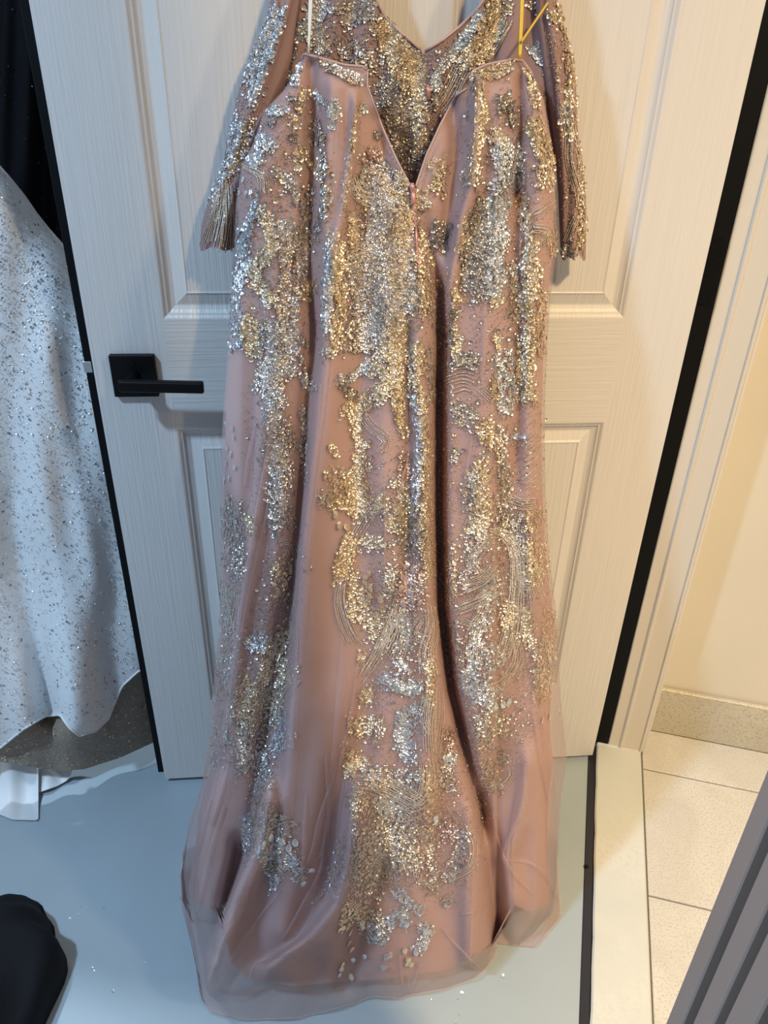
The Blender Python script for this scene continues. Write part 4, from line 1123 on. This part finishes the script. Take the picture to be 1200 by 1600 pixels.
n = 38000; px = rng.uniform(-465, 240, n); py = rng.uniform(-60, 1205, n)
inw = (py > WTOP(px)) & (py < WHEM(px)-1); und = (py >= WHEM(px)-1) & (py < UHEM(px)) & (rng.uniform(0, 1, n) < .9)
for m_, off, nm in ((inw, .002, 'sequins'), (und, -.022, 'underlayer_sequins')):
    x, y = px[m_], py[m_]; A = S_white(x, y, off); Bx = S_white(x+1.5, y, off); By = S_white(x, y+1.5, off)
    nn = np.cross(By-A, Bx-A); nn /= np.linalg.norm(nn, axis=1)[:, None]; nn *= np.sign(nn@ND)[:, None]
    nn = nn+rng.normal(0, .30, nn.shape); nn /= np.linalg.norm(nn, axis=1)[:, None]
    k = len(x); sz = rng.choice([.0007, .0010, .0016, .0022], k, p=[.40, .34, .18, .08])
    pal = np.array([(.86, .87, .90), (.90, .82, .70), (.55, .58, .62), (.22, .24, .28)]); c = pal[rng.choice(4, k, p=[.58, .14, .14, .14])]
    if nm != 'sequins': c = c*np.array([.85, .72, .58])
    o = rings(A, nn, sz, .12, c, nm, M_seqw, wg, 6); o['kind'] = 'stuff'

# ------------------------------------------------------------------ black gown behind it
bg = empty('black_gown', tuple(door_pt(20., 1000., -.40))); tag(bg, 'black tulle gown with scattered sequins hanging behind the ivory gown', 'gown')
def S_black(px, py, off=0.0):
    px = np.asarray(px, float); py = np.asarray(py, float)
    return door_pt(px, py, -.40+.022*np.sin(px*.05+.6*np.sin(py*.006))+.010*np.sin(px*.13+py*.004+1)+off)
colsheet('skirt', M_bgown, bg, -220, 330, lambda x: x*0-160., lambda x: x*0+1060., S_black, 140, 60)
colsheet('underskirt', M_bgown, bg, -220, 330, lambda x: x*0-160., lambda x: x*0+1060., lambda x, y: S_black(x, y, -.07), 60, 20)
n = 90; px = rng.uniform(-20, 110, n); py = rng.uniform(0, 420, n); A = S_black(px, py, .002)
nn = np.tile(ND, (n, 1))+rng.normal(0, .35, (n, 3)); nn /= np.linalg.norm(nn, axis=1)[:, None]
o = rings(A, nn, rng.choice([.001, .0014, .002], n), .2, np.tile((.05, .05, .07), (n, 1)), 'sequins', M_seq, bg, 6); o['kind'] = 'stuff'

# ------------------------------------------------------------------ black cloth bundle on the floor
c0 = floor_pt(-98., 1640.); nt_, nr_ = 72, 26
V = []
for i in range(nr_):
    t = i/(nr_-1); ph = t*math.pi/2
    for j in range(nt_):
        a = 2*math.pi*j/nt_
        wr = 1+.06*math.sin(3*a+.6)+.035*math.sin(7*a+3*t+1)+.02*math.sin(13*a+6*t)
        rx, ry = .135, .245
        zz = .125*math.cos(ph)*(1+.10*math.sin(4*a+2.2*t*3))+.012*math.sin(9*t+2*a)*math.sin(ph)
        zz = max(0.003, zz) if i < nr_-1 else .001
        V.append((c0[0]+rx*wr*math.sin(ph)**.8*math.cos(a), c0[1]+ry*wr*math.sin(ph)**.8*math.sin(a), zz))
F_ = [(i*nt_+j, i*nt_+(j+1) % nt_, (i+1)*nt_+(j+1) % nt_, (i+1)*nt_+j) for i in range(nr_-1) for j in range(nt_)]
o = link('cloth_bundle', mesh('cloth_bundle', V, F_), M_cloth, None, True)
tag(o, 'black cloth bundle with soft folds lying on the grey floor', 'cloth')

# ------------------------------------------------------------------ glitter shed on the floor
fx = [(109, 1434), (123, 1429), (144, 1512), (201, 1509), (177, 1548), (162, 1418), (126, 1416), (147, 1517), (786, 1525), (722, 1551), (716, 1561), (718, 1585), (712, 1597), (674, 1562), (227, 1503), (96, 1470)]
X = np.array([floor_pt(float(a), float(b), .0012) for a, b in fx])
nn = np.tile((0, 0, 1.), (len(fx), 1))+rng.normal(0, .25, (len(fx), 3)); nn /= np.linalg.norm(nn, axis=1)[:, None]
sz = np.array([.0022, .0014, .002, .002, .0026, .0012, .001, .0014, .004, .0028, .0012, .0018, .0018, .0012, .001, .001])
o = rings(X, nn, sz, .05, np.tile((.9, .93, .95), (len(fx), 1)), 'glitter_flakes', M_seq, None, 6)
tag(o, 'stray glitter flakes shed on the grey floor around the gowns', 'glitter', kind='stuff')
